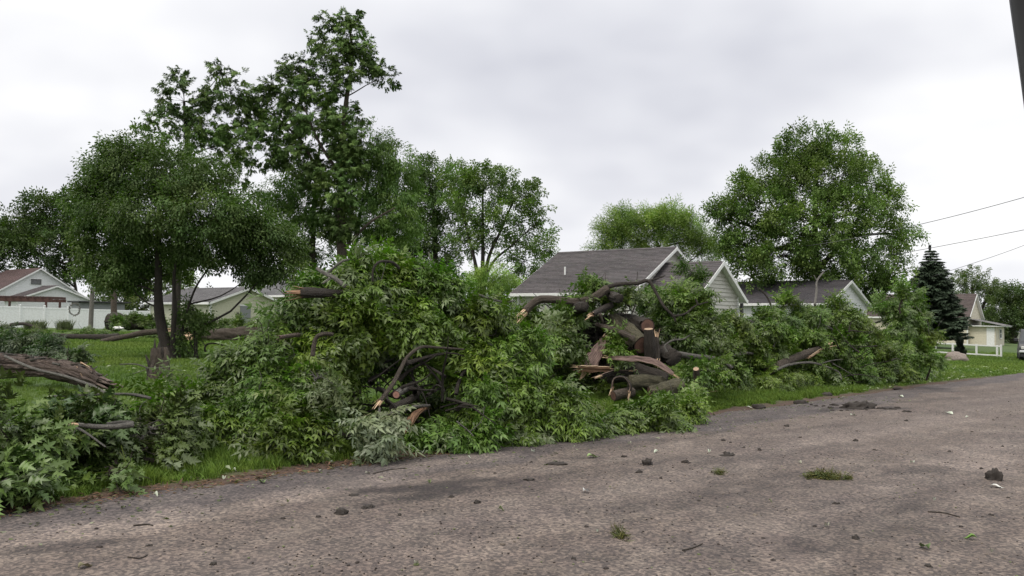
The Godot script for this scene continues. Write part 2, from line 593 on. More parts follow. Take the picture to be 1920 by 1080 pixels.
# a twig with many simple leaves, for crowns
func crown_spray(sd: int, twig: float, leaves: int, size: float, ratio: float, spread: float, droop: float) -> ArrayMesh:
	rng.seed = sd
	var st := begin()
	for i in leaves:
		var z := twig * (i + 0.5) / leaves
		var a := i * 2.4 + rf(-0.5, 0.5)
		var out := Vector3(cos(a), sin(a), rf(0.2, 1.2)).normalized()
		var b := Vector3(0, 0, z) + out * rf(0.1, 1.0) * spread
		var d := (out + Vector3.DOWN * droop * rf(0.3, 1.3) + Vector3.BACK * 0.3).normalized()
		var u := (Vector3.UP + rdir() * 0.7).slide(d).normalized()
		var k := rf(0.8, 1.2)
		leaflet(st, b, d, u, size * rf(0.75, 1.2), size * ratio * rf(0.8, 1.2), rf(0, 0.3), Color(k, k, k))
	return done(st)

func spruce_spray(sd: int) -> ArrayMesh:
	rng.seed = sd
	var st := begin()
	for i in 15:
		var z := 0.5 * i / 15.0
		for s in [-1.0, 1.0]:
			var d := Vector3(s * rf(0.6, 0.9), rf(-0.35, 0.15), rf(0.5, 0.9)).normalized()
			var k := rf(0.75, 1.25)
			leaflet(st, Vector3(0, -0.1 * z, z), d, Vector3.UP, rf(0.20, 0.32) * (1.15 - 0.6 * z), 0.075, 0.3, Color(k, k, k))
	leaflet(st, Vector3(0, -0.03, 0.4), Vector3.BACK, Vector3.UP, 0.22, 0.05, 0.2, Color(1, 1, 1))
	return done(st)

func grass_tuft(sd: int, blades: int, h: float, spread: float) -> ArrayMesh:
	rng.seed = sd
	var st := begin()
	for i in blades:
		var a := rf(0, TAU)
		var b := Vector3(cos(a), 0, sin(a)) * rf(0, spread)
		var lean := Vector3(rf(-1, 1), 0, rf(-1, 1)) * h * 0.55
		var w := Vector3(cos(a + 1.3), 0, sin(a + 1.3)) * h * 0.045
		var hh := h * rf(0.6, 1.15)
		var m := b + lean * 0.35 + Vector3.UP * hh * 0.6
		var t := b + lean + Vector3.UP * hh
		var k := rf(0.75, 1.25)
		st.set_color(Color(k, k, k * rf(0.7, 1.0)))
		tri(st, b - w, m, b + w)
		tri(st, m - w * 0.7, t, m + w * 0.7)
		tri(st, b - w, m - w * 0.7, m + w * 0.7)
	return done(st)

func make_leaves() -> void:
	L.ash = [ash_spray(1), ash_spray(2), ash_spray(3, 10), ash_spray(4, 8)]
	L.one_ash = [one_compound(5), one_compound(6), one_compound(7)]
	L.maple = [maple_spray(11, 0.125, 11, Color(2.4, 2.1, 2.9)), maple_spray(12, 0.115, 11, Color(2.4, 2.1, 2.9), 0.4)]
	L.one_maple = [one_maple(13), one_maple(14)]
	L.tall = [maple_spray(21, 0.17, 11, Color(1.3, 1.25, 1.45), 0.15)]
	L.oval = [crown_spray(31, 0.34, 26, 0.085, 0.5, 0.16, 0.5), crown_spray(32, 0.34, 26, 0.085, 0.5, 0.16, 0.5)]
	L.feather = [crown_spray(41, 0.6, 34, 0.16, 0.3, 0.22, 1.2)]
	L.far = [crown_spray(51, 0.7, 30, 0.2, 0.55, 0.3, 0.25), crown_spray(52, 0.7, 30, 0.2, 0.55, 0.3, 0.25)]
	L.willow = [crown_spray(61, 1.1, 40, 0.26, 0.18, 0.2, 0.1)]
	L.spruce = [spruce_spray(71)]
	L.turf = [grass_tuft(81, 16, 0.07, 0.09)]
	L.verge = [grass_tuft(82, 18, 0.12, 0.08)]
	L.weed = [grass_tuft(83, 26, 0.6, 0.2)]

func aim(axis: Vector3, up: Vector3, s: float) -> Basis:
	var z := axis.normalized()
	var x := up.cross(z)
	x = x.normalized() if x.length() > 1e-4 else Vector3.RIGHT
	return Basis(x * s, z.cross(x) * s, z * s)

func shade(c: Color, k: float, warm := 0.0) -> Color:
	return Color(c.r * k * (1.0 + warm), c.g * k, c.b * k * (1.0 - warm))

# ---------------------------------------------------------------- sky, light, camera
func make_sky() -> ImageTexture:
	var w := 1024
	var h := 512
	var n1 := noise(FastNoiseLite.TYPE_SIMPLEX_SMOOTH, 0.34, 101, 4)
	var n3 := noise(FastNoiseLite.TYPE_SIMPLEX_SMOOTH, 1.3, 103, 4)
	var n2 := noise(FastNoiseLite.TYPE_SIMPLEX_SMOOTH, 0.15, 102, 2)
	# soft cloud bodies: azimuth, elevation, half widths (degrees), brightness
	var bodies := [
		[-24.0, 19.0, 9.0, 4.0, 0.16], [-8.0, 20.0, 12.0, 3.0, 0.12], [5.0, 12.5, 9.0, 3.4, -0.20], [17.0, 14.0, 9.0, 3.0, -0.13], [4.0, 8.6, 5.0, 2.0, 0.22], [-29.0, 9.0, 5.0, 3.0, 0.08],
		[26.0, 12.0, 7.0, 2.2, 0.09], [27.0, 6.5, 8.0, 1.6, -0.06], [14.0, 19.5, 8.0, 2.5, 0.02], [10.0, 6.5, 6.0, 1.5, 0.06], [-16.0, 14.0, 6.0, 2.5, -0.12], [-30.0, 14.0, 4.0, 2.0, -0.13], [-24.0, 10.5, 5.0, 2.0, -0.08],
		[70.0, 14.0, 12.0, 5.0, -0.12], [-75.0, 12.0, 14.0, 5.0, -0.10], [130.0, 12.0, 12.0, 4.0, 0.12], [-140.0, 14.0, 14.0, 5.0, -0.08], [95.0, 8.0, 9.0, 3.0, 0.14], [-110.0, 18.0, 9.0, 4.0, 0.12], [180.0, 16.0, 14.0, 5.0, -0.10],
	]
	var data := PackedFloat32Array()
	data.resize(w * h * 3)
	for j in h:
		var el := PI * (0.5 - (j + 0.5) / h)
		for i in w:
			var az := ((i + 0.5) / w - 0.5) * TAU
			var v := 0.66
			if el > -0.05:
				var dir := Vector3(sin(az) * cos(el), sin(el), -cos(az) * cos(el))
				var q := dir * (3.2 / (maxf(dir.y, 0.0) + 0.22))
				v = 0.715 + 0.14 * n1.get_noise_3d(q.x, q.y * 2.0, q.z) + 0.045 * n3.get_noise_3d(q.x, q.y * 2.0, q.z) + 0.16 * n2.get_noise_3d(q.x + 30.0, q.y, q.z)
				var ed := rad_to_deg(el)
				var ad := rad_to_deg(az)
				for b in bodies:
					var da := fposmod(ad - b[0] + 180.0, 360.0) - 180.0
					var e: float = (da / b[2]) * (da / b[2]) + ((ed - b[1]) / b[3]) * ((ed - b[1]) / b[3])
					if e < 9.0:
						v += 1.35 * b[4] * exp(-e)
				v = lerpf(0.75, v, smoothstep(-1.0, 5.0, ed))
				v = clampf(v, 0.52, 0.93) * (1.0 + 0.55 * smoothstep(18.0, 75.0, ed))
			var cool := clampf((0.84 - v) * 3.0, 0.0, 1.0)
			var k := (j * w + i) * 3
			data[k] = v * (1.0 - 0.05 * cool)
			data[k + 1] = v * (1.0 - 0.03 * cool)
			data[k + 2] = v * (1.0 + 0.075 * cool)
	var im := Image.create_from_data(w, h, false, Image.FORMAT_RGBF, data.to_byte_array())
	return ImageTexture.create_from_image(im)

# ---------------------------------------------------------------- ground and road
func spaced(a: float, b: float, near: float, step0: float, growth: float) -> Array:
	# coordinates from a to b, closest together round `near`
	var out := [near]
	var s := step0
	var x := near + s
	while x < b:
		out.append(x)
		s *= growth
		x += s
	out.append(b)
	s = step0
	x = near - s
	while x > a:
		out.push_front(x)
		s *= growth
		x -= s
	out.push_front(a)
	return out

func sheet(ss: Array, ts: Array, height: Callable, colour: Callable) -> ArrayMesh:
	var nv := PackedVector3Array()
	var nc := PackedColorArray()
	var ix := PackedInt32Array()
	var nt := ts.size()
	for s in ss:
		for t in ts:
			var p: Vector3 = from_st(s, t)
			p = height.call(p, s, t)
			nv.append(p)
			nc.append(colour.call(p, s, t))
	for i in ss.size() - 1:
		for j in nt - 1:
			var a := i * nt + j
			ix.append_array([a, a + nt, a + nt + 1, a, a + nt + 1, a + 1])
	var nn := PackedVector3Array()
	nn.resize(nv.size())
	for i in ss.size():
		for j in nt:
			var e := nv[mini(i + 1, ss.size() - 1) * nt + j] - nv[maxi(i - 1, 0) * nt + j]
			var g := nv[i * nt + mini(j + 1, nt - 1)] - nv[i * nt + maxi(j - 1, 0)]
			var c := g.cross(e).normalized()
			nn[i * nt + j] = c if c.y > 0 else -c
	var arr := []
	arr.resize(Mesh.ARRAY_MAX)
	arr[Mesh.ARRAY_VERTEX] = nv
	arr[Mesh.ARRAY_NORMAL] = nn
	arr[Mesh.ARRAY_COLOR] = nc
	arr[Mesh.ARRAY_INDEX] = ix
	var m := ArrayMesh.new()
	m.add_surface_from_arrays(Mesh.PRIMITIVE_TRIANGLES, arr)
	return m

func make_ground() -> void:
	var ss := spaced(-420.0, 420.0, 0.2, 0.12, 1.06)
	var ts := spaced(-420.0, 460.0, 6.0, 0.35, 1.035)
	var bare := [G(1780, 684), G(1400, 760), G(350, 885)]
	var gm := sheet(ss, ts, func(p: Vector3, s: float, t: float) -> Vector3:
		p.y = gh(p)
		if s > -9.6 and s < 0.12 + edge_wave(t):
			p.y -= 0.05
		if absf(s) < 30.0 and s > 0.2:
			p.y += 0.018 * blot.get_noise_2d(p.x * 30.0, p.z * 30.0)
		return p, func(p: Vector3, s: float, t: float) -> Color:
		var n := blot.get_noise_2d(p.x * 6.0, p.z * 6.0)
		var g := Color(0.060, 0.115, 0.022).lerp(Color(0.095, 0.15, 0.032), clampf(0.5 + n, 0, 1))
		var soil := Color(0.105, 0.066, 0.048)
		var d := 1.0 - smoothstep(0.25, 0.75, s + 0.35 * blot.get_noise_2d(p.x * 40.0, p.z * 40.0))
		for b in bare.slice(0, 1):
			d = maxf(d, 0.9 * (1.0 - smoothstep(0.6, 1.3, ((p - b) * Vector3(0.35, 0, 0.6)).length() + 0.5 * blot.get_noise_2d(p.x * 25.0, p.z * 25.0))))
		if s < -9.2:
			d = 0.3
		var c := g.lerp(soil, d)
		c.a = 1.0
		return c)
	put("ground", gm, M.turf, self, "structure")
	# the road: stains of mud, worn pale patches and a darker strip along the edge are its own colours
	var rs := []
	var x := -9.35
	while x < 0.05:
		rs.append(x)
		x += 0.11
	rs.append(0.12)
	var rt := spaced(-60.0, 330.0, 1.0, 0.11, 1.0)
	rt = []
	x = -14.0
	while x < 330.0:
		rt.append(x)
		x += 0.11 if x > -6.0 and x < 14.0 else (0.3 if x > -6.0 and x < 40.0 else 2.0)
	var dark := []
	for e in [[790, 918, 1.1, 0.34, 0.85], [700, 935, 0.5, 0.16, 0.55], [850, 905, 0.5, 0.2, 0.5], [120, 1026, 0.5, 0.14, 0.6], [500, 975, 0.35, 0.12, 0.5], [1610, 765, 1.5, 0.5, 0.75], [1390, 790, 0.9, 0.25, 0.45], [1280, 860, 0.8, 0.2, 0.35],
			[1450, 900, 1.2, 0.4, 0.35], [1080, 860, 0.6, 0.2, 0.4], [1700, 955, 0.5, 0.16, 0.5], [1540, 1030, 0.35, 0.16, 0.5], [1720, 880, 0.9, 0.22, 0.45], [1420, 960, 1.0, 0.4, 0.2], [1180, 830, 1.3, 0.3, 0.4], [1750, 750, 1.5, 0.3, 0.4], [1560, 800, 1.0, 0.2, 0.3], [1850, 1000, 1.2, 0.4, 0.2], [1300, 1040, 1.0, 0.4, 0.25], [1340, 810, 0.6, 0.2, 0.5], [1400, 925, 2.2, 0.5, 0.22], [1150, 965, 1.7, 0.5, 0.2], [1620, 990, 1.8, 0.4, 0.2], [1760, 930, 1.3, 0.35, 0.25], [1000, 905, 1.6, 0.4, 0.35], [1480, 850, 2.6, 0.25, 0.35], [1100, 1060, 1.2, 0.4, 0.18], [1850, 1060, 1.0, 0.4, 0.2]]:
		dark.append([G(e[0], e[1]), e[2], e[3], e[4]])
	var pale := []
	for e in [[1840, 860, 1.4, 0.55, 0.6], [1560, 830, 1.7, 0.5, 0.4], [860, 868, 1.6, 0.3, 0.5], [600, 925, 1.6, 0.4, 0.5], [1780, 790, 2.5, 0.6, 0.35], [260, 975, 1.4, 0.4, 0.55], [900, 1010, 1.4, 0.4, 0.25], [100, 1010, 1.0, 0.5, 0.4], [1350, 1010, 1.2, 0.3, 0.25]]:
		pale.append([G(e[0], e[1]), e[2], e[3], e[4]])
	var rm := sheet(rs, rt, func(p: Vector3, s: float, t: float) -> Vector3:
		p.y = gh(p) + 0.006 + 0.006 * fine.get_noise_2d(p.x * 14.0, p.z * 14.0)
		if s > 0.0:
			p -= AX * (edge_wave(t) + 0.1)
			p.y = gh(p) - 0.02
		elif s > -0.4:
			p -= AX * edge_wave(t) * (s + 0.4) / 0.4
		return p, func(p: Vector3, s: float, t: float) -> Color:
		var big := bump.get_noise_2d(s * 10.0, t * 5.0)
		var mid := blot.get_noise_2d(s * 40.0 + 50.0, t * 9.0)
		var sm := fine.get_noise_2d(p.x * 22.0, p.z * 22.0)
		var c := Color(0.215, 0.174, 0.152).lerp(Color(0.255, 0.209, 0.182), clampf(0.5 + 1.0 * big + 0.6 * sm, 0, 1))
		c = c.lerp(Color(0.165, 0.128, 0.117), clampf(0.15 + 0.5 * mid + 0.9 * sm, 0.0, 0.6))
		# the seal that was laid last stops short of the edge
		var e := smoothstep(-1.25, -1.0, s + 0.5 * blot.get_noise_2d(t * 14.0, 3.0) + 0.15 * sm)
		c = c.lerp(Color(0.135, 0.116, 0.119), e * 0.88)
		var wheel := exp(-pow((s + 3.0 + 0.3 * big) / 0.5, 2.0)) + exp(-pow((s + 5.0) / 0.5, 2.0))
		c = c.lerp(Color(0.25, 0.215, 0.205), 0.25 * wheel)
		# drag marks of mud, drawn out along the road
		var streak := maxf(0.0, fine.get_noise_2d(s * 75.0, t * 9.0) + 0.5 * blot.get_noise_2d(s * 90.0, t * 20.0))
		c = c.lerp(Color(0.10, 0.078, 0.068), clampf(1.3 * streak * (0.4 + big), 0.0, 0.75))
		var chips := maxf(0.0, blot.get_noise_2d(s * 55.0 + 300.0, t * 24.0))
		c = c.lerp(Color(0.42, 0.365, 0.32), clampf(0.5 * chips, 0.0, 0.25))
		for b in pale:
			var q: Vector3 = p - b[0]
			var u: float = PX.dot(q) / b[1]
			var v: float = AX.dot(q) / b[2]
			var f: float = b[3] * (1.0 - smoothstep(0.3, 1.3, sqrt(u * u + v * v) + 0.7 * blot.get_noise_2d(p.x * 30.0, p.z * 30.0) + 0.4 * sm))
			c = c.lerp(Color(0.47, 0.395, 0.35), f * 0.75)
		for b in dark:
			var q: Vector3 = p - b[0]
			if q.length_squared() < 20.0:
				var u: float = (q.x * 0.8 - q.z * 0.6) / b[1]
				var v: float = (q.x * 0.6 + q.z * 0.8) / b[2]
				var f: float = b[3] * (1.0 - smoothstep(0.35, 1.15, sqrt(u * u + v * v) + 1.1 * blot.get_noise_2d(s * 70.0, t * 36.0) + 0.7 * fine.get_noise_2d(s * 90.0 + 7.0, t * 30.0)))
				c = c.lerp(Color(0.07, 0.055, 0.053), clampf(f * 1.25, 0, 1))
		c = c * (1.0 + 0.16 * fine.get_noise_2d(p.x * 60.0, p.z * 60.0))
		c.a = 1.0
		return c)
	put("road", rm, M.asphalt, self, "structure")

# ---------------------------------------------------------------- buildings
# u runs towards the road, v along it; y is a height above the road
func hp(o: Vector3, u: float, v: float, y: float) -> Vector3:
	return Vector3(o.x, 0, o.z) + AX * u + PX * v + Vector3.UP * y

# lap siding between two bottom corners; top edge may be a gable (apex height over the middle)
func lap_wall(st: SurfaceTool, a: Vector3, b: Vector3, y0: float, y1: float, apex: float, board: float, apart := []) -> void:
	var along := (b - a)
	along.y = 0
	var len := along.length()
	along = along.normalized()
	var out := Vector3.UP.cross(along)
	var y := y0
	while y < maxf(y1, apex) - 0.01:
		var yn := minf(y + board, maxf(y1, apex))
		if y < y1 and yn > y1 and apex > y1:
			yn = y1
		var cut := func(h: float) -> float: return 0.0 if h <= y1 else 0.5 * len * (h - y1) / (apex - y1)
		var c0: float = cut.call(y)
		var c1: float = cut.call(yn)
		var bot := Vector3(a.x, a.y + y, a.z)
		var top := Vector3(a.x, a.y + yn, a.z)
		var lip := out * (0.022 if apart.is_empty() else 0.045)
		var p0 := bot + along * c0 + lip
		var p1 := bot + along * (len - c0) + lip
		var q0 := top + along * c1
		var q1 := top + along * (len - c1)
		var s := st
		if apart.size() and y >= y1 - 0.001:
			s = begin()
		quad(s, q1, q0, p0, p1)
		quad(s, p1, p0, p0 - lip * 1.2, p1 - lip * 1.2)
		if s != st:
			put("siding_board", done(s, false), apart[0], apart[1])
		y = yn

# one slope of shingle courses between the eave line and the ridge line
func slope(st: SurfaceTool, e0: Vector3, e1: Vector3, r0: Vector3, r1: Vector3, c: Color) -> void:
	var up := (r0 - e0)
	var n := int(up.length() / 0.15)
	var width := (e1 - e0).length()
	var tabs := int(width / 0.32)
	var nrm := (e1 - e0).cross(up).normalized()
	if nrm.y < 0:
		nrm = -nrm
	for i in n:
		var f0 := float(i) / n
		var f1 := float(i + 1) / n
		var row := rf(0.9, 1.06)
		for k in tabs + 1:
			var g0 := clampf((k - 0.5 * (i % 2)) / tabs, 0, 1)
			var g1 := clampf((k + 1 - 0.5 * (i % 2)) / tabs, 0, 1)
			if g1 <= g0:
				continue
			var big := blot.get_noise_2d(i * 4.0 + e0.x * 7.0, k * 3.0)
			var v := row * rf(0.86, 1.12) * (1.0 + 0.3 * big)
			st.set_color(Color(c.r * v, c.g * v, c.b * v))
			var lip := nrm * rf(0.012, 0.02)
			var a := e0.lerp(e1, g0).lerp(r0.lerp(r1, g0), f0) + lip
			var b := e0.lerp(e1, g1).lerp(r0.lerp(r1, g1), f0) + lip
			var d := e0.lerp(e1, g0).lerp(r0.lerp(r1, g0), f1)
			var e := e0.lerp(e1, g1).lerp(r0.lerp(r1, g1), f1)
			var flip := (b - a).cross(d - a).dot(nrm) > 0
			quad2(st, d, e, b, a, not flip)
			quad2(st, a, b, b - lip, a - lip, not flip)

# a window set on a wall: centre point at the wall's face, outward direction
func window(parent: Node3D, o: Vector3, c: Vector3, out: Vector3, w: float, h: float, bars := true) -> void:
	var x := Vector3.UP.cross(out).normalized()
	var bx := Basis(x, Vector3.UP, out)
	var root := Node3D.new()
	root.name = "window"
	parent.add_child(root, true)
	root.position = c - o
	var fr := begin()
	var t := 0.09
	box(fr, Vector3.ZERO, bx, Vector3(-w / 2 - t, h / 2, 0), Vector3(w / 2 + t, h / 2 + t, 0.06), 0.008)
	box(fr, Vector3.ZERO, bx, Vector3(-w / 2 - t, -h / 2 - t, 0), Vector3(w / 2 + t, -h / 2, 0.09), 0.008)
	box(fr, Vector3.ZERO, bx, Vector3(-w / 2 - t, -h / 2, 0), Vector3(-w / 2, h / 2, 0.055), 0.008)
	box(fr, Vector3.ZERO, bx, Vector3(w / 2, -h / 2, 0), Vector3(w / 2 + t, h / 2, 0.055), 0.008)
	if bars:
		box(fr, Vector3.ZERO, bx, Vector3(-w / 2, -0.025, 0.02), Vector3(w / 2, 0.025, 0.05), 0.004)
	put("window_frame", done(fr, false), M.trim, root)
	put("pane", box_mesh(Vector3.ZERO, bx, Vector3(-w / 2, -h / 2, 0.004), Vector3(w / 2, h / 2, 0.018)), M.glass, root)

# a house with its ridge along u; walls, roof, trims as parts of root
func gable_block(root: Node3D, o: Vector3, u0: float, u1: float, v0: float, v1: float, y0: float, ye: float, yr: float, wall: String, board: float, roof_c: Color, over := 0.3, along_v := false, front_boards := false, rake_w := 0.16) -> void:
	var org := root.position
	var at := func(u: float, v: float, y: float) -> Vector3: return hp(o, u, v, y) - org
	var st := begin()
	var mid := (v0 + v1) / 2
	var run := (v1 - v0) / 2
	var pitch := (yr - ye) / (run + over)
	var yw := ye + pitch * over          # where the slope meets the wall
	lap_wall(st, at.call(u1, v0, 0), at.call(u0, v0, 0), y0 - 0.32, yw, yw, board)
	lap_wall(st, at.call(u0, v1, 0), at.call(u1, v1, 0), y0 - 0.32, yw, yw, board)
	lap_wall(st, at.call(u1, v1, 0), at.call(u1, v0, 0), y0 - 0.32, yw, yr - 0.02, board, [M[wall], root] if front_boards else [])
	lap_wall(st, at.call(u0, v0, 0), at.call(u0, v1, 0), y0 - 0.32, yw, yr - 0.02, board)
	put("wall", done(st, false), M[wall], root)
	# corner boards
	for c in [[u1, v0], [u1, v1], [u0, v0]]:
		put("corner_board", box_mesh(at.call(c[0], c[1], 0), Basis(AX, Vector3.UP, -PX), Vector3(-0.07, y0 - 0.3, -0.07), Vector3(0.04, yw - 0.02, 0.07) if c[0] == u1 else Vector3(0.07, yw - 0.02, 0.07), 0.01), M.trim, root)
	var rf_ := begin()
	var ua := u0 - over
	var ub := u1 + over
	slope(rf_, at.call(ua, v0 - over, ye + 0.10), at.call(ub, v0 - over, ye + 0.10), at.call(ua, mid, yr + 0.10), at.call(ub, mid, yr + 0.10), roof_c)
	slope(rf_, at.call(ua, v1 + over, ye + 0.10), at.call(ub, v1 + over, ye + 0.10), at.call(ua, mid, yr + 0.10), at.call(ub, mid, yr + 0.10), roof_c)
	# ridge cap
	for i in int((ub - ua) / 0.3):
		var k := rf(0.85, 1.1)
		rf_.set_color(Color(roof_c.r * k, roof_c.g * k, roof_c.b * k))
		var w0 := ua + i * 0.3
		quad(rf_, at.call(w0, mid + 0.12, yr + 0.10 - 0.12 * pitch + 0.03), at.call(w0 + 0.31, mid + 0.12, yr + 0.10 - 0.12 * pitch + 0.025), at.call(w0 + 0.31, mid, yr + 0.135), at.call(w0, mid, yr + 0.14))
		quad(rf_, at.call(w0, mid, yr + 0.14), at.call(w0 + 0.31, mid, yr + 0.135), at.call(w0 + 0.31, mid - 0.12, yr + 0.10 - 0.12 * pitch + 0.025), at.call(w0, mid - 0.12, yr + 0.10 - 0.12 * pitch + 0.03))
	put("roof", done(rf_, false), M.shingle, root)
	# soffit slabs under the slopes
	for s in [-1.0, 1.0]:
		var sf := begin()
		var ve: float = mid + s * (run + over)
		var A: Vector3 = at.call(ua, ve, ye)
		var B: Vector3 = at.call(ub, ve, ye)
		var C: Vector3 = at.call(ub, mid, yr)
		var D: Vector3 = at.call(ua, mid, yr)
		var th := Vector3.UP * 0.075
		quad(sf, A, B, C, D)
		quad(sf, A + th, B + th, C + th, D + th)
		quad(sf, A, A + th, D + th, D)
		quad(sf, B, B + th, C + th, C)
		put("soffit", done(sf, false), M.trim, root)
		# gutter board along the eave
		var g := begin()
		var out: Vector3 = PX * s
		var e := Basis(AX, Vector3.UP, out)
		box(g, (A + B) / 2, e, Vector3(-(ub - ua) / 2 - 0.02, -0.06, 0.0), Vector3((ub - ua) / 2 + 0.02, 0.10, 0.10), 0.012)
		put("gutter", done(g, false), M.trim, root)
		# rake boards up both gables
		for q in [[ub, 1.0], [ua, -1.0]]:
			var rk := begin()
			var p0: Vector3 = at.call(q[0], ve, ye + 0.09)
			var p1: Vector3 = at.call(q[0], mid, yr + 0.09)
			var dn := Vector3.DOWN * rake_w
			var o2: Vector3 = AX * (q[1] * 0.035)
			quad(rk, p0 + o2, p1 + o2, p1 + o2 + dn, p0 + o2 + dn)
			quad(rk, p0, p1, p1 + o2, p0 + o2)
			quad(rk, p0 + dn, p1 + dn, p1 + o2 + dn, p0 + o2 + dn)
			quad(rk, p0, p1, p1 + dn, p0 + dn)
			quad(rk, p0, p0 + o2, p0 + o2 + dn, p0 + dn)
			put("rake_board", done(rk, false), M.trim, root)

func make_buildings() -> void:
	var E := P(957, 554, 48)
	var gy := 0.3
	# the grey-roofed house behind the logs
	var o := hp(E, 0, 0, gy)
	var h := thing("house", "pale clapboard house with dark shingle roof and lower gabled wing behind the log pile", "house", o)
	gable_block(h, E, 0.3, 7.5, 0.35, 7.85, gy, 3.03, 5.53, "siding", 0.16, Color(0.096, 0.086, 0.089), 0.35)
	gable_block(h, E, 7.45, 10.5, 1.35, 5.65, gy, 2.82, 4.66, "siding", 0.19, Color(0.096, 0.086, 0.089), 0.35, false, true, 0.2)
	window(h, o, hp(E, 3.6, 0.33, 1.75), -PX, 0.8, 1.1)
	window(h, o, hp(E, 1.4, 0.33, 1.75), -PX, 0.8, 1.1)
	window(h, o, hp(E, 10.53, 2.6, 1.75), AX, 0.8, 1.0)
	window(h, o, hp(E, 9.0, 1.33, 1.7), -PX, 0.9, 0.9)
	var vp := begin()
	var vb := hp(E, 2.35, 1.75, 4.0) - o
	tube(vp, [vb + Vector3.UP * 0.0, vb + Vector3.UP * 0.3, vb + Vector3.UP * 0.62], 0.05, 0.05, 10, 0.0)
	put("vent_pipe", done(vp, false), M.trim, h)
	put("porch_post", box_mesh(hp(E, 10.75, 5.6, 0) - o, Basis(AX, Vector3.UP, -PX), Vector3(-0.07, gy, -0.07), Vector3(0.07, 2.75, 0.07), 0.012), M.dark, h)
	# the low barn further back
	o = hp(E, 4.5, 15.4, gy)
	var b := thing("garage", "low outbuilding with long plain dark roof and white gable trim behind the brush", "garage", o)
	gable_block(b, E, 3.0, 11.0, 15.7, 22.1, gy, 2.9, 4.42, "siding_white", 0.16, Color(0.082, 0.075, 0.083), 0.3)
	var vq := begin()
	vb = hp(E, 4.6, 17.0, 3.7) - o
	tube(vq, [vb, vb + Vector3.UP * 0.4, vb + Vector3.UP * 0.95], 0.05, 0.05, 8, 0.0)
	put("vent_pipe", done(vq, false), M.trim, b)
	# the yellow house far along the road
	o = hp(E, 7.5, 58.5, 0.0)
	var y := thing("house", "small yellow house with steep dark roof and porch beyond the spruce", "house", o)
	gable_block(y, E, -4.0, 7.6, 58.6, 63.4, 0.0, 2.62, 5.0, "siding_yellow", 0.15, Color(0.10, 0.078, 0.074), 0.25)
	window(y, o, hp(E, 7.63, 60.0, 1.4), AX, 0.7, 1.3)
	window(y, o, hp(E, 0.6, 58.58, 1.25), -PX, 1.2, 1.1)
	window(y, o, hp(E, -2.4, 58.58, 1.25), -PX, 0.8, 1.1)
	var ps := begin()
	var at := func(u: float, v: float, yy: float) -> Vector3: return hp(E, u, v, yy) - o
	lap_wall(ps, at.call(9.9, 59.4, 0), at.call(7.62, 59.4, 0), 0.0, 1.95, 1.95, 0.15)
	lap_wall(ps, at.call(9.9, 62.6, 0), at.call(9.9, 59.4, 0), 0.0, 1.95, 1.95, 0.15)
	lap_wall(ps, at.call(7.62, 62.6, 0), at.call(9.9, 62.6, 0), 0.0, 1.95, 1.95, 0.15)
	put("porch_wall", done(ps, false), M.siding_yellow, y)
	var pr := begin()
	slope(pr, at.call(10.6, 58.9, 1.98), at.call(10.6, 63.1, 1.98), at.call(7.6, 58.9, 2.6), at.call(7.6, 63.1, 2.6), Color(0.34, 0.33, 0.33))
	put("porch_roof", done(pr, false), M.shingle, y)
	put("porch_ceiling", box_mesh(at.call(0, 0, 0), Basis(AX, Vector3.UP, -PX), Vector3(7.64, 1.87, -63.0), Vector3(10.5, 1.96, -59.0), 0.01), M.trim, y)
	put("door", box_mesh(at.call(9.0, 59.4, 0), Basis(AX, Vector3.UP, -PX), Vector3(0.1, 0.02, 0.03), Vector3(0.8, 1.8, 0.07), 0.01), M.trim, y)
	window(y, o, hp(E, 9.93, 61.0, 1.2), AX, 0.7, 0.8)
	# the cream garage across the lawn
	var g0 := P(392, 569.5, 61)
	var gg := 0.42
	o = Vector3(g0.x, gg, g0.z)
	var c := thing("garage", "cream-sided garage with grey roof and grey side door beyond the fallen trunk", "garage", o)
	gable_block(c, g0, -9.0, -0.3, 0.3, 6.0, gg, g0.y, g0.y + 1.15, "siding_cream", 0.17, Color(0.15, 0.145, 0.15), 0.3)
	var door := Node3D.new()
	door.name = "door"
	c.add_child(door, true)
	door.position = hp(g0, -0.3, 3.0, gg) - o
	put("door_panel", box_mesh(Vector3.ZERO, Basis(AX, Vector3.UP, -PX), Vector3(0.005, 0.02, -0.42), Vector3(0.05, 1.95, 0.42), 0.012), M.grey, door)
	put("door_knob", box_mesh(Vector3.ZERO, Basis(AX, Vector3.UP, -PX), Vector3(0.05, 0.95, 0.27), Vector3(0.11, 1.02, 0.34), 0.02), M.dark, door)
	put("door_frame", box_mesh(Vector3.ZERO, Basis(AX, Vector3.UP, -PX), Vector3(0.003, 1.95, -0.52), Vector3(0.06, 2.05, 0.52), 0.012), M.trim, door)
	put("wall_lamp", box_mesh(hp(g0, -0.3, 2.35, 1.75) - o, Basis(AX, Vector3.UP, -PX), Vector3(0.0, 0, -0.07), Vector3(0.14, 0.16, 0.07), 0.02), M.dark, c)
	# a second grey roof behind it
	var g1 := P(522, 556, 74)
	o = Vector3(g1.x, 0.4, g1.z)
	var c2 := thing("shed", "grey-roofed shed between the cream garage and tall brush pile", "shed", o)
	gable_block(c2, g1, -4.0, 3.2, 0.3, 6.0, 0.4, g1.y, g1.y + 1.6, "siding_cream", 0.17, Color(0.15, 0.15, 0.155), 0.3)
	# the white house behind the fence
	var w0 := P(-20, 549, 92)
	o = Vector3(w0.x, 0.4, w0.z)
	var wh := thing("house", "white gabled house with maroon roof behind the white fence", "house", o)
	gable_block(wh, w0, -10.0, -0.3, 0.3, 9.6, 0.4, w0.y - 0.35, w0.y + 2.75, "siding_white", 0.16, Color(0.105, 0.066, 0.064), 0.35)
	var w1 := P(18, 556, 89)
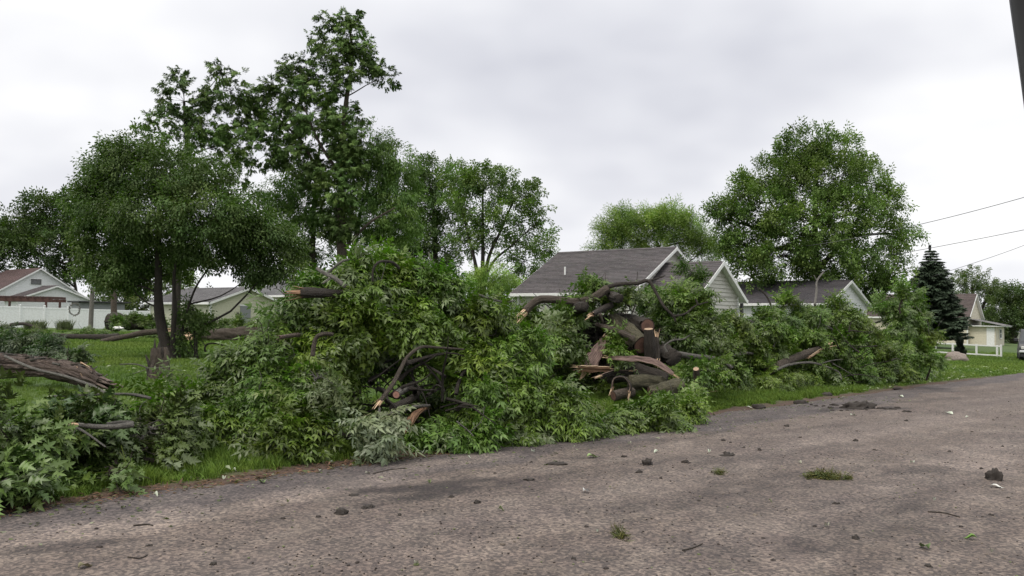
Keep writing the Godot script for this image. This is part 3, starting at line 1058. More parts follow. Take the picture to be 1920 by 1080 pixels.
	gable_block(wh, w1, -2.0, 1.2, 0.3, 7.6, 0.4, w1.y - 0.35, w1.y + 1.15, "siding_white", 0.16, Color(0.085, 0.07, 0.072), 0.35)
	var vt := Node3D.new()
	vt.name = "gable_vent"
	wh.add_child(vt, true)
	vt.position = hp(w0, -0.26, 4.6, w0.y + 1.35) - o
	var bz := Basis(AX, Vector3.UP, -PX)
	put("vent_frame", box_mesh(Vector3.ZERO, bz, Vector3(0, -0.33, -0.62), Vector3(0.03, 0.33, 0.62), 0.01), M.trim, vt)
	for k in 5:
		put("vent_slat", box_mesh(Vector3(0, -0.24 + 0.12 * k, 0), bz, Vector3(0.032, -0.045, -0.54), Vector3(0.05, 0.045, 0.54), 0.005), M.dark, vt)
	# low dark shed by the post
	var s0 := P(150, 567, 86)
	o = Vector3(s0.x, 0.4, s0.z)
	var sh := thing("shed", "low dark flat-roofed shed beside the white house", "shed", o)
	var bs := Basis(AX, Vector3.UP, -PX)
	put("wall", box_mesh(Vector3.ZERO, bs, Vector3(-2, 0, -4.4), Vector3(0, s0.y - 0.4, 0), 0.02), M.grey, sh)
	put("roof", box_mesh(Vector3.ZERO, bs, Vector3(-2.3, s0.y - 0.4, -4.8), Vector3(0.4, s0.y - 0.25, 0.3), 0.02), M.dark, sh)

func make_yard() -> void:
	# white vinyl fence with capped posts
	var a := P(-60, 573.0, 72)
	var b := P(330, 585.5, 84)
	a.y = 0
	b.y = 0
	var f := thing("fence", "long white vinyl privacy fence with capped posts at the back of the lawn", "fence", Vector3(a.x, 0.4, a.z))
	var n := 9
	var along := (b - a).normalized()
	var bx := Basis(along, Vector3.UP, along.cross(Vector3.UP))
	var span := (b - a).length() / n
	for i in n + 1:
		var q := a + along * span * i - Vector3(a.x, 0, a.z)
		var yt := lerpf(1.75, 1.50, float(i) / n)
		var post := Node3D.new()
		post.name = "post"
		f.add_child(post, true)
		post.position = q
		put("shaft", box_mesh(Vector3.ZERO, bx, Vector3(-0.075, -0.4, -0.075), Vector3(0.075, yt + 0.08, 0.075), 0.01), M.vinyl, post)
		put("cap", box_mesh(Vector3.ZERO, bx, Vector3(-0.1, yt + 0.08, -0.1), Vector3(0.1, yt + 0.19, 0.1), 0.045), M.vinyl, post)
		if i < n:
			var pan := Node3D.new()
			pan.name = "panel"
			f.add_child(pan, true)
			pan.position = q
			put("rail", box_mesh(Vector3.ZERO, bx, Vector3(0.075, yt - 0.14, -0.03), Vector3(span - 0.075, yt, 0.03), 0.008), M.vinyl, pan)
			put("rail", box_mesh(Vector3.ZERO, bx, Vector3(0.075, -0.35, -0.03), Vector3(span - 0.075, -0.2, 0.03), 0.008), M.vinyl, pan)
			var nb := int(span / 0.29)
			for k in nb:
				var x0 := 0.078 + (span - 0.156) * k / nb
				var x1 := 0.078 + (span - 0.156) * (k + 1) / nb - 0.006
				put("board", box_mesh(Vector3.ZERO, bx, Vector3(x0, -0.2, -0.014), Vector3(x1, yt - 0.14, 0.014), 0.006), M.vinyl, pan)
	# wreath hung on the fence
	var wq := P(138, 580, 74.5)
	var wr := begin()
	for k in 60:
		var t0 := TAU * k / 60
		var c0 := Vector3(cos(t0) * 0.42, sin(t0) * 0.5, 0)
		c0 = bx * c0
		var tw := rdir() * 0.12
		tube(wr, [c0 - tw, c0 + tw * 0.2 + Vector3.UP * 0.02, c0 + tw], 0.035, 0.01, 4, 0.1)
	var wreath := put("wreath", done(wr, false), M.bark_grey)
	wreath.position = wq + (bx.z if bx.z.z > 0 else -bx.z) * 0.25
	tag(wreath, "round twig wreath hung on the white fence", "wreath")
	# pergola
	var pg := P(52, 562, 80)
	var o := Vector3(pg.x, 0.4, pg.z)
	var pe := thing("pergola", "dark red wooden pergola behind the white fence", "pergola", o)
	var wide := 5.2
	var top := pg.y - 0.4 + 0.1
	for k in 9:
		var x := -wide / 2 + wide * k / 8.0
		put("rafter", box_mesh(Vector3(x, top, 0), Basis.IDENTITY, Vector3(-0.04, 0, -1.6), Vector3(0.04, 0.2, 1.6), 0.01), M.pergola, pe)
	for z in [-1.2, 1.2]:
		put("beam", box_mesh(Vector3(0, top - 0.28, z), Basis.IDENTITY, Vector3(-wide / 2 - 0.25, 0, -0.06), Vector3(wide / 2 + 0.25, 0.27, 0.06), 0.01), M.pergola, pe)
		for x in [-wide / 2 + 0.3, wide / 2 - 0.3]:
			put("leg", box_mesh(Vector3(x, 0, z), Basis.IDENTITY, Vector3(-0.08, 0, -0.08), Vector3(0.08, top - 0.28, 0.08), 0.01), M.pergola, pe)
	# wooden post standing before the fence
	var pp := G(170, 616)
	pp = P(170, 611, 58)
	var st := begin()
	var ptop := P(173.5, 541, 58)
	pp.y = gh(pp)
	tube(st, rel(curve([pp, pp.lerp(ptop, 0.5), ptop], 4), pp), 0.16, 0.13, 9, 0.05)
	var post := put("wooden_post", done(st, false), M.bark_grey)
	post.position = pp
	tag(post, "tall weathered grey wooden post standing before the white fence", "post")
	# white rail fence along the far lawn
	var f0 := P(1722, 657.5, 60)
	var f1 := P(1877, 659, 56.5)
	f0.y = gh(f0)
	f1.y = gh(f1)
	var wf := thing("rail_fence", "low white rail fence with open panels on the far lawn", "fence", f0)
	var dir := (f1 - f0).normalized()
	var len := (f1 - f0).length()
	var fb := Basis(dir, Vector3.UP, dir.cross(Vector3.UP))
	for k in 6:
		var t: float = [0.0, 0.215, 0.43, 0.715, 0.955, 1.0][k]
		put("post", box_mesh(dir * len * t, fb, Vector3(-0.055, -0.05, -0.055), Vector3(0.055, 0.78 if k < 5 else 0.82, 0.055), 0.01), M.trim, wf)
		if k < 5:
			var t1: float = [0.0, 0.215, 0.43, 0.715, 0.955, 1.0][k + 1]
			for yy in [0.07, 0.66]:
				put("rail", box_mesh(Vector3.ZERO, fb, Vector3(len * t + 0.056, yy, -0.03), Vector3(len * t1 - 0.056, yy + 0.09, 0.03), 0.008), M.trim, wf)
	# boulder on the lawn
	var q := G(1796, 677)
	var bl := put("boulder", lump(0.62, 5, 0.35, Vector3(1.15, 0.55, 0.8)), M.rock)
	bl.position = q + Vector3.UP * 0.12
	bl.rotation = Vector3(0, 0.3, -0.25)
	tag(bl, "brown boulder lying on the grass near the low white rail fence", "rock")
	var q2 := G(1773, 677)
	var bl2 := put("boulder", lump(0.3, 9, 0.3, Vector3(1.2, 0.5, 0.9)), M.rock)
	bl2.position = q2
	tag(bl2, "smaller brown rock beside the boulder on the grass", "rock")
	make_van()
	# overhead wires
	var spans := [[[2050, 325, 34.0], [1920, 370, 38.0], [1705, 425, 46.0], [1520, 460, 55.0], [1340, 476, 66.0]], [[2050, 400, 40.0], [1920, 431, 45.0], [1690, 475, 55.0], [1560, 495, 62.0]], [[2050, 400, 55.0], [1920, 460, 60.0], [1765, 513, 70.0], [1660, 545, 78.0]]]
	var says := ["highest of three thin overhead wires crossing before the big maple", "middle overhead wire passing above the spruce top", "lowest overhead wire above the yellow house roof"]
	for k in 3:
		var pts := []
		for e in spans[k]:
			pts.append(P(e[0], e[1], e[2]))
		var wst := begin()
		tube(wst, curve(pts, 8), 0.013, 0.017, 6, 0.0)
		var wire := put("overhead_wire", done(wst, false), M.wire)
		tag(wire, says[k], "wire", "overhead wires at the roadside")
	# frame of the open vehicle window that the view is taken from
	var fo := P(1960, 300, 0.9)
	var vf := thing("vehicle_window_frame", "dark blurred vehicle window pillar cutting the upper corner of the view", "vehicle pillar", fo)
	var ctr := [P(1889, -330, 0.86), P(1912, -140, 0.87), P(1928.5, 0, 0.88), P(1955, 190, 0.88), P(2000, 560, 0.88), P(2052, 900, 0.88)]
	var sp := begin()
	tube(sp, rel(curve(ctr, 6), fo), 0.0165, 0.0165, 14, 0.0)
	put("pillar", done(sp, true), M.pillar, vf)
	var sr := begin()
	tube(sr, rel(curve([P(1885, -330, 0.86), P(1950, -420, 0.8), P(2300, -480, 0.6)], 6), fo), 0.0165, 0.018, 12, 0.0)
	put("roof_rail", done(sr, true), M.pillar, vf)

func lump(r: float, sd: int, rough: float, stretch: Vector3, rings := 10) -> ArrayMesh:
	var st := begin()
	var at := func(i: int, k: int) -> Vector3:
		var th := PI * i / rings
		var ph := TAU * (k % (rings * 2)) / (rings * 2)
		var d := Vector3(sin(th) * cos(ph), cos(th), sin(th) * sin(ph))
		return d * stretch * r * (1.0 + rough * fine.get_noise_3d(d.x * 55.0 + sd * 31.0, d.y * 55.0, d.z * 55.0) + 0.5 * rough * fine.get_noise_3d(d.x * 140.0 + sd * 31.0, d.y * 140.0, d.z * 140.0))
	st.set_color(Color(1, 1, 1))
	for i in rings:
		for k in rings * 2:
			var a: Vector3 = at.call(i, k)
			var b: Vector3 = at.call(i, k + 1)
			var c: Vector3 = at.call(i + 1, k + 1)
			var d: Vector3 = at.call(i + 1, k)
			if i > 0:
				tri(st, a, c, b)
			if i < rings - 1:
				tri(st, a, d, c)
	return done(st)

# a van parked at the far edge of the road, nose towards the viewpoint
func make_van() -> void:
	var at := G(1911, 672)
	at = P(1947, 671, 51)
	at.y = gh(at)
	var v := thing("parked_van", "dark van with black grille and pale bumper parked at the roadside", "van", at)
	v.rotation.y = atan2(-0.45, 0.85)
	# local z points out of the nose; outline of the side from nose to tail
	var prof := [[0.0, 0.42], [0.02, 0.80], [-0.10, 0.98], [-0.95, 1.10], [-1.65, 1.78], [-1.9, 1.86], [-4.8, 1.86], [-4.95, 1.7], [-5.0, 0.45]]
	var st := begin()
	var half := func(y: float) -> float: return 0.95 - 0.16 * smoothstep(1.05, 1.86, y) - 0.03 * smoothstep(0.7, 0.4, y)
	for i in prof.size() - 1:
		var a: Array = prof[i]
		var b: Array = prof[i + 1]
		var wa: float = half.call(a[1])
		var wb: float = half.call(b[1])
		quad(st, Vector3(-wa, a[1], a[0]), Vector3(wa, a[1], a[0]), Vector3(wb, b[1], b[0]), Vector3(-wb, b[1], b[0]))
	for s in [-1.0, 1.0]:
		for i in prof.size() - 1:
			var a: Array = prof[i]
			var b: Array = prof[i + 1]
			var wa: float = half.call(a[1])
			var wb: float = half.call(b[1])
			quad2(st, Vector3(s * wa, a[1], a[0]), Vector3(s * wb, b[1], b[0]), Vector3(s * 0.92, 0.42, b[0]), Vector3(s * 0.92, 0.42, a[0]), s < 0)
	put("body", done(st, false), M.van, v)
	var gl := begin()
	quad(gl, Vector3(-0.70, 1.72, -1.545), Vector3(0.70, 1.72, -1.545), Vector3(0.86, 1.14, -0.985), Vector3(-0.86, 1.14, -0.985))
	put("windscreen", done(gl, false), M.van_glass, v)
	for s in [-1.0, 1.0]:
		var sg := begin()
		quad2(sg, Vector3(s * 0.81, 1.70, -1.75), Vector3(s * 0.81, 1.70, -4.5), Vector3(s * 0.945, 1.14, -4.6), Vector3(s * 0.945, 1.14, -1.2), s < 0)
		put("side_window", done(sg, false), M.van_glass, v)
		put("headlight", box_mesh(Vector3(s * 0.70, 0.78, 0.0), Basis.IDENTITY, Vector3(-0.18, -0.10, -0.12), Vector3(0.18, 0.09, 0.03), 0.03), M.lamp_glass, v)
		var mi := begin()
		box(mi, Vector3(s * 1.08, 1.22, -1.05), Basis.IDENTITY, Vector3(-0.12, -0.10, -0.06), Vector3(0.12, 0.10, 0.06), 0.03)
		put("mirror", done(mi, false), M.dark, v)
		for z in [-0.95, -4.0]:
			var w := Node3D.new()
			w.name = "wheel"
			v.add_child(w, true)
			w.position = Vector3(s * 0.82, 0.34, z)
			var ty := begin()
			tube(ty, [Vector3(-0.12, 0, 0), Vector3(-0.10, 0, 0), Vector3(0.10, 0, 0), Vector3(0.12, 0, 0)], 0.34, 0.34, 20, 0.0)
			put("tyre", done(ty, false), M.dark, w)
			var ri := begin()
			tube(ri, [Vector3(-0.126, 0, 0), Vector3(0, 0, 0), Vector3(0.126, 0, 0)], 0.2, 0.2, 16, 0.0)
			put("rim", done(ri, false), M.grey, w)
	put("grille", box_mesh(Vector3(0, 0.77, 0.0), Basis.IDENTITY, Vector3(-0.5, -0.11, -0.06), Vector3(0.5, 0.10, 0.025), 0.02), M.dark, v)
	put("bumper", box_mesh(Vector3(0, 0.56, 0.03), Basis.IDENTITY, Vector3(-0.97, -0.07, -0.25), Vector3(0.97, 0.07, 0.10), 0.04), M.chrome, v)
	put("valance", box_mesh(Vector3(0, 0.38, -0.02), Basis.IDENTITY, Vector3(-0.93, -0.14, -0.3), Vector3(0.93, 0.10, 0.06), 0.03), M.dark, v)
	put("underbody", box_mesh(Vector3(0, 0.34, -2.5), Basis.IDENTITY, Vector3(-0.85, -0.1, -2.4), Vector3(0.85, 0.1, 2.4), 0.03), M.dark, v)

# ---------------------------------------------------------------- trees
# stems: [[ [px, py, dd] ... ], r0, r1]; blobs: [px, py, half width, half height, depth shift, tufts]
func tree(called: String, label: String, d: float, base: Vector3, stems: Array, blobs: Array, leaf: Mesh, lmat: Material, col: Color, per: int, tuft_r: float, group := "", bark := "bark_dark", droop := 0.2, limb_r := 0.06, leaf_s := 1.0, shell := 0.45, lean := Vector3.ZERO, thick := 1.5) -> Node3D:
	var root := thing(called, label, "tree", base, group)
	var paths := []
	for s in stems:
		var pts := []
		for e in s[0]:
			pts.append(P(e[0], e[1], d + e[2]) if e is Array else e)
		pts = curve(pts, 5)
		var st := begin()
		tube(st, rel(pts, base), s[1], s[2], 10, 0.12, true, true, 0.8)
		put("trunk", done(st), M[bark], root)
		paths.append([pts, s[1], s[2]])
	var xf := []
	var cols := PackedColorArray()
	for b in blobs:
		var c := P(b[0], b[1], d + b[4])
		var r := Vector3(b[2], b[3], (b[2] + b[3]) * 0.5) * d / F
		# the limb leaves the stem somewhat below the clump that it carries
		var best := Vector3.ZERO
		var bd := 1e9
		for p in paths:
			var pts: Array = p[0]
			for i in range(1, pts.size()):
				var q: Vector3 = pts[i]
				var rise := c.y - q.y
				var dist := (q - c).length() + absf(rise - 0.5 * (q - c).length()) * 1.3
				if dist < bd:
					bd = dist
					best = q
		var st := begin()
		var lr := limb_r * clampf((c - best).length() / 3.0, 0.4, 1.2)
		limb(st, best - base, c - base, lr, lr * 0.35, 6, 0.10, 0.04)
		var tone := rf(0.78, 1.25)
		for k in int(b[5] * thick):
			var dr := rdir()
			dr.y = dr.y * 0.9 + 0.12
			var tc := c + dr * r * lerpf(shell, 1.0, sqrt(rf(0, 1)))
			limb(st, c - base + dr * 0.05, tc - base, lr * 0.3, lr * 0.1, 3, 0.12)
			var k2 := tone * rf(0.78, 1.22)
			var warm := rf(-0.08, 0.10)
			for i in per:
				var o := rdir() * tuft_r * 0.8 * sqrt(rf(0, 1))
				o.y *= 0.75
				var ax := (dr * 0.6 + rdir() * 0.8 + Vector3.DOWN * droop + o * 0.6 / tuft_r + lean).normalized()
				xf.append(Transform3D(aim(ax, Vector3.UP + rdir() * 0.5, leaf_s * rf(0.75, 1.2)), tc + o - base))
				cols.append(shade(col, k2 * rf(0.85, 1.15), warm))
		put("limb", done(st), M[bark], root)
	multi("crown", leaf, lmat, root, xf, cols)
	return root

func base_at(px: float, py: float, d: float) -> Vector3:
	var p := P(px, py, d)
	p.y = gh(p) - 0.05
	return p

func make_trees() -> void:
	rng.seed = 501
	var dkg := Color(0.073, 0.116, 0.033)
	# the young tree on the lawn
	var b := base_at(322, 680, 26)
	tree("lawn_tree", "young round-crowned tree with forked dark stems standing on the open lawn", 26.0, b, [
			[[b, [310, 640, 0], [299, 590, 0], [297, 520, 0], [298, 430, 0], [302, 350, 0]], 0.22, 0.05],
			[[b + Vector3(0.1, 0, 0), [324, 640, -0.1], [328, 580, -0.2], [327, 510, -0.3], [345, 430, -0.3]], 0.10, 0.03],
			[[b + Vector3(0.2, 0, 0), [340, 630, 0.2], [352, 580, 0.2], [372, 530, 0.4], [410, 480, 0.5]], 0.06, 0.02]],
		[[295, 330, 70, 55, 0, 26], [230, 320, 50, 45, 0.3, 18], [355, 345, 70, 55, -0.3, 24], [205, 385, 55, 50, 0, 22], [285, 400, 80, 60, -0.8, 30], [370, 410, 75, 55, -0.9, 28], [440, 420, 60, 50, 0, 22],
			[215, 450, 60, 50, 0.4, 22], [300, 465, 80, 50, 0.6, 26], [400, 458, 75, 42, -0.6, 24], [478, 448, 54, 40, 0.2, 18], [517, 478, 30, 36, 0.2, 12], [490, 500, 34, 30, 0.2, 9], [222, 500, 45, 32, 0, 12], [455, 476, 44, 28, 0.3, 12], [240, 280, 30, 26, 0.2, 9], [268, 262, 16, 14, 0.2, 3], [548, 505, 18, 20, 0.2, 4], [160, 395, 22, 26, 0.2, 6], [170, 470, 24, 24, 0.2, 6], [195, 505, 36, 26, 0.5, 9], [262, 515, 34, 20, 0.6, 7], [180, 345, 28, 32, 0.3, 8], [338, 496, 44, 22, 0.8, 8], [505, 430, 34, 28, 0, 9]],
		L.oval[0], M.leaf_matt, Color(0.087, 0.136, 0.040), 9, 0.34, "", "bark_dark", 0.3, 0.035, 1.1, 0.5, Vector3.ZERO, 1.25)
	# sprouts round its foot
	shrub("shrub", "leafy sprouts growing at the foot of the lawn tree", base_at(366, 660, 26.3), [[352, 622, 14, 26], [372, 602, 14, 16], [347, 652, 14, 18], [362, 580, 12, 14]], 26.3, L.oval[1], Color(0.095, 0.150, 0.042), 7, 6, 0.18)
	# the tall trees behind it
	var tallc := Color(0.120, 0.196, 0.054)
	b = base_at(330, 640, 37)
	tree("maple_tree", "broad-leaved maple with a peaked crown rising behind the small lawn tree", 37.0, b, [[[b, [332, 520, 0], [345, 400, 0], [350, 300, 0], [345, 190, 0]], 0.22, 0.05]],
		[[345, 190, 50, 45, 0, 15], [390, 230, 55, 55, 0.4, 18], [320, 250, 45, 45, 0, 15], [430, 170, 45, 42, 0.2, 12], [400, 300, 65, 50, -0.4, 20], [440, 260, 45, 40, 0, 11], [330, 320, 50, 45, 0, 14], [450, 320, 28, 34, 0, 6], [415, 135, 26, 20, 0, 4], [340, 150, 10, 16, 0, 3]],
		L.tall[0], M.leaf_matt, tallc, 6, 0.5, "", "bark_dark", 0.35, 0.05, 0.8, 0.45, Vector3.ZERO, 1.35)
	b = base_at(652, 640, 38)
	tree("maple_tree", "tallest tree, a storm-thinned maple with bare trunk showing near its top", 38.0, b, [
			[[b, [645, 540, 0], [640, 460, 0], [640, 380, 0], [640, 300, 0], [648, 200, 0], [660, 110, 0], [655, 50, 0]], 0.30, 0.04],
			[[[640, 420, 0], [600, 330, 0.3], [560, 260, 0.4], [500, 205, 0.5]], 0.12, 0.03],
			[[[642, 470, 0], [690, 420, -0.3], [740, 390, -0.5]], 0.09, 0.03],
			[[[640, 330, 0], [600, 270, -0.4], [570, 200, -0.6]], 0.10, 0.03]],
		[[650, 45, 28, 20, 0, 8], [612, 40, 16, 12, 0, 3], [680, 90, 38, 35, 0, 13], [625, 95, 36, 30, 0, 10], [590, 85, 18, 18, 0, 4], [655, 140, 32, 32, 0, 8], [705, 125, 20, 18, 0, 5], [724, 148, 10, 14, 0, 3], [560, 130, 34, 28, 0.3, 10], [600, 160, 44, 36, 0, 14], [535, 175, 42, 38, 0.3, 14], [585, 215, 50, 42, -0.3, 17], [520, 235, 50, 40, 0.4, 16], [625, 240, 34, 38, 0.3, 9], [560, 290, 50, 36, 0, 14], [500, 290, 34, 30, 0.3, 9], [480, 180, 30, 30, 0.5, 8], [600, 350, 46, 36, 0.3, 10], [660, 210, 14, 24, 0.4, 3], [645, 320, 30, 40, -0.4, 10], [640, 262, 30, 28, -0.5, 8], [668, 250, 22, 28, -0.3, 6], [640, 365, 38, 34, -0.6, 12], [610, 305, 38, 30, -0.5, 10], [648, 420, 34, 30, -0.6, 10], [662, 300, 24, 36, -0.4, 8], [620, 420, 30, 30, 0.3, 8], [480, 235, 30, 26, 0.4, 8], [450, 200, 24, 24, 0.4, 6]],
		L.tall[0], M.leaf_matt, tallc, 7, 0.46, "", "bark", 0.35, 0.05, 0.78, 0.35, Vector3.ZERO, 1.6)
	b = base_at(592, 640, 40)
	tree("locust_tree", "feathery drooping tree with a straight slim trunk beside the tallest maple", 40.0, b, [
			[[b, [588, 540, 0], [587, 440, 0], [590, 360, 0], [600, 270, 0]], 0.18, 0.05],
			[[[650, 560, -1], [665, 450, -1], [690, 340, -1], [700, 270, -1]], 0.13, 0.04]],
		[[700, 290, 44, 40, -1, 12], [740, 330, 36, 44, -1, 12], [680, 350, 44, 40, -1, 11], [735, 385, 40, 40, -1, 11], [560, 350, 40, 34, 0, 9], [520, 370, 34, 26, 0, 8], [610, 400, 40, 40, 0, 9], [560, 420, 34, 34, 0, 8], [690, 410, 36, 34, -1, 8], [750, 430, 26, 30, -1, 7], [570, 480, 34, 30, 0, 7], [640, 250, 26, 36, 0, 6], [630, 440, 24, 30, 0.5, 5], [545, 460, 20, 26, 0, 4], [700, 440, 20, 16, -1, 4]],
		L.feather[0], M.leaf_matt, Color(0.140, 0.233, 0.059), 7, 0.4, "", "bark_dark", 0.6, 0.05, 0.95, 0.3, Vector3.ZERO, 2.0)
	# the grove in the middle distance
	b = base_at(812, 560, 62)
	tree("dense_tree", "dense dark tree at the left of the grove beyond the tall brush pile", 62.0, b, [[[b, [815, 480, 0], [812, 400, 0], [805, 340, 0]], 0.3, 0.06]],
		[[800, 335, 36, 32, 0, 14], [775, 380, 38, 40, 0, 16], [825, 375, 44, 44, 0, 18], [790, 440, 46, 44, 0, 18], [840, 440, 40, 40, 0, 14], [810, 490, 50, 36, 0, 16], [770, 480, 34, 34, 1, 10], [850, 335, 26, 22, 0.5, 7]],
		L.far[0], M.leaf_matt, Color(0.094, 0.150, 0.049), 7, 0.85, "trees of the grove", "bark_dark", 0.1, 0.1, 0.8)
	b = base_at(900, 560, 58)
	tree("airy_tree", "airy vase-shaped tree with many fanning stems left of the house", 58.0, b, [
			[[b, [895, 520, 0], [880, 450, 0], [860, 370, 0]], 0.2, 0.05], [[b, [905, 500, 0], [905, 420, 0], [905, 340, 0]], 0.2, 0.05], [[b, [912, 500, 0], [940, 430, 0.4], [965, 370, 0.6]], 0.18, 0.04], [[b, [915, 510, 0], [960, 460, -0.3], [1005, 420, -0.4]], 0.14, 0.03]],
		[[860, 345, 34, 26, 0, 9], [905, 335, 36, 26, 0, 10], [940, 350, 30, 28, 0.3, 8], [880, 390, 40, 36, 0.4, 11], [930, 395, 38, 30, -0.5, 9], [985, 370, 30, 22, 0.5, 7], [1005, 395, 26, 22, 0, 7], [975, 430, 34, 28, 0, 8], [1015, 460, 22, 24, -0.4, 6], [920, 450, 40, 30, 0, 7], [985, 490, 36, 24, -0.4, 8], [870, 450, 30, 34, 0.3, 7], [1000, 520, 30, 26, 0.3, 7]],
		L.far[1], M.leaf_matt, Color(0.144, 0.221, 0.063), 6, 0.75, "trees of the grove", "bark_dark", 0.0, 0.06, 0.78, 0.35, Vector3.ZERO, 1.7)
	b = base_at(940, 590, 50)
	tree("light_green_tree", "low light-green bushy tree against the left end of the house", 50.0, b, [[[b, [940, 560, 0], [938, 520, 0]], 0.12, 0.04]],
		[[935, 520, 38, 30, 0, 14], [905, 545, 34, 30, 0, 11], [960, 545, 30, 32, 0, 11], [930, 570, 44, 26, 0, 12], [895, 520, 20, 20, 0, 6]],
		L.feather[0], M.leaf_matt, Color(0.195, 0.300, 0.074), 8, 0.5, "", "bark_dark", 0.5, 0.04, 0.8)
	b = base_at(1240, 560, 72)
	tree("willow_tree", "wind-swept pale green willow with streaming tips rising above the house roof", 72.0, b, [[[b, [1240, 500, 0], [1230, 450, 0]], 0.4, 0.1]],
		[[1165, 435, 36, 26, 0, 13], [1205, 430, 44, 26, 0, 15], [1250, 425, 46, 26, 0, 15], [1295, 445, 40, 30, 0, 13], [1160, 462, 34, 16, 0, 9], [1230, 465, 60, 26, 0.5, 16], [1310, 475, 36, 24, 0, 12], [1335, 495, 20, 20, 0, 6]],
		L.willow[0], M.leaf_matt, Color(0.207, 0.295, 0.084), 9, 0.9, "", "bark", -0.25, 0.1, 0.95, 0.3, Vector3(-0.9, 0.7, 0), 1.7)
	# the big maple on the other side of the house
	b = base_at(1530, 600, 58)
	tree("big_maple", "big full-crowned bright green maple standing behind the low outbuilding", 58.0, b, [
			[[b, [1530, 540, 0], [1528, 450, 0], [1530, 350, 0], [1535, 280, 0]], 0.4, 0.07], [[[1530, 520, 0], [1480, 440, 0], [1440, 370, 0]], 0.2, 0.05], [[[1530, 510, 0], [1590, 440, 0], [1630, 370, 0]], 0.2, 0.05]],
		[[1520, 275, 42, 32, 0, 14], [1566, 284, 32, 30, 0, 11], [1482, 294, 30, 26, 0, 9], [1450, 336, 38, 34, 0.3, 12], [1505, 340, 52, 44, -1.0, 20], [1565, 335, 52, 44, -1.0, 20], [1622, 338, 34, 34, 0, 12], [1400, 365, 34, 28, 0.5, 10], [1380, 405, 34, 26, 0, 10], [1450, 400, 54, 44, -1.4, 20], [1525, 415, 58, 46, -2.0, 24], [1595, 400, 54, 46, -1.5, 21], [1650, 390, 38, 40, 0, 14], [1400, 460, 46, 42, 0, 16], [1470, 480, 54, 42, -1.2, 20], [1550, 490, 58, 42, -1.5, 22], [1625, 470, 54, 46, -0.8, 20], [1680, 440, 28, 26, 0, 9], [1410, 520, 44, 32, 0.5, 12], [1500, 540, 60, 30, 0, 14], [1600, 540, 54, 34, 0, 14], [1670, 510, 32, 36, 0.3, 10], [1362, 412, 20, 14, 0, 4], [1372, 445, 22, 16, 0, 5], [1660, 550, 34, 24, 0.5, 9]],
		L.far[0], M.leaf_matt, Color(0.138, 0.211, 0.059), 8, 0.8, "", "bark_dark", 0.05, 0.12, 0.8, 0.5, Vector3(-0.25, 0.2, 0), 1.5)
	spruce(base_at(1745, 645, 72), P(1737, 463, 72).y, 3.05)
	# far trees on the right
	b = base_at(1840, 640, 105)
	tree("airy_tree", "far thin-crowned tree rising above the yellow house roof", 105.0, b, [[[b, [1830, 590, 0], [1822, 540, 0]], 0.4, 0.1], [[[1832, 600, 0], [1850, 560, 0], [1866, 540, 0]], 0.25, 0.08]],
		[[1825, 522, 26, 14, 0, 9], [1800, 535, 16, 10, 0, 5], [1855, 540, 22, 14, 0, 8], [1835, 555, 34, 18, 0, 11], [1875, 555, 16, 14, 0, 6], [1795, 555, 18, 16, 0, 6], [1860, 585, 34, 26, 0, 14], [1840, 610, 34, 28, 0, 12]],
		L.far[1], M.leaf_matt, Color(0.132, 0.182, 0.067), 6, 1.2, "far trees beyond the yellow house", "bark_dark", 0.0, 0.12, 0.9, 0.3)
	b = base_at(1900, 645, 100)
	tree("dense_tree", "far dark tree at the end of the road behind the parked van", 100.0, b, [[[b, [1900, 600, 0], [1902, 570, 0]], 0.4, 0.1]],
		[[1905, 550, 30, 16, 0, 10], [1890, 575, 32, 22, 0, 14], [1930, 570, 34, 28, 0, 14], [1885, 610, 36, 28, 0, 16], [1925, 615, 36, 30, 0, 14], [1960, 590, 36, 40, 0, 14]],
		L.far[0], M.leaf_matt, Color(0.084, 0.129, 0.044), 7, 1.2, "far trees beyond the yellow house", "bark_dark", 0.0, 0.12, 1.0)
	# trees on the left
	b = base_at(150, 590, 104)
	tree("dense_tree", "dark wide tree standing behind the white gabled house", 104.0, b, [[[b, [142, 540, 0], [120, 440, 0]], 0.25, 0.1]],
		[[90, 410, 44, 34, 0, 15], [45, 430, 44, 34, 0, 15], [130, 430, 40, 44, 0, 15], [20, 470, 44, 36, 0.5, 15], [80, 470, 54, 40, -1.0, 18], [135, 490, 34, 44, 0, 14], [-30, 480, 40, 44, 0, 12], [115, 540, 26, 26, 2, 8], [70, 385, 24, 14, 0, 5], [140, 385, 24, 20, 0, 6], [0, 435, 16, 12, 0, 3]],
		L.far[0], M.leaf_matt, Color(0.077, 0.123, 0.040), 7, 1.0, "", "bark_dark", 0.1, 0.1, 1.5)
	b = base_at(235, 600, 96)
	tree("dense_tree", "mid-green tree filling the gap under the lawn tree crown", 96.0, b, [[[b, [235, 560, 0], [238, 500, 0]], 0.3, 0.08]],
		[[240, 500, 40, 34, 0, 14], [210, 530, 34, 34, 0, 12], [270, 530, 34, 36, 0, 12], [235, 560, 44, 26, 0, 13], [330, 540, 40, 36, 0, 13], [350, 500, 34, 30, 1, 9], [300, 510, 34, 30, 1, 9]],
		L.far[1], M.leaf_matt, Color(0.149, 0.205, 0.070), 7, 1.3, "", "bark_dark", 0.1, 0.1, 1.1)
	b = base_at(215, 600, 62)
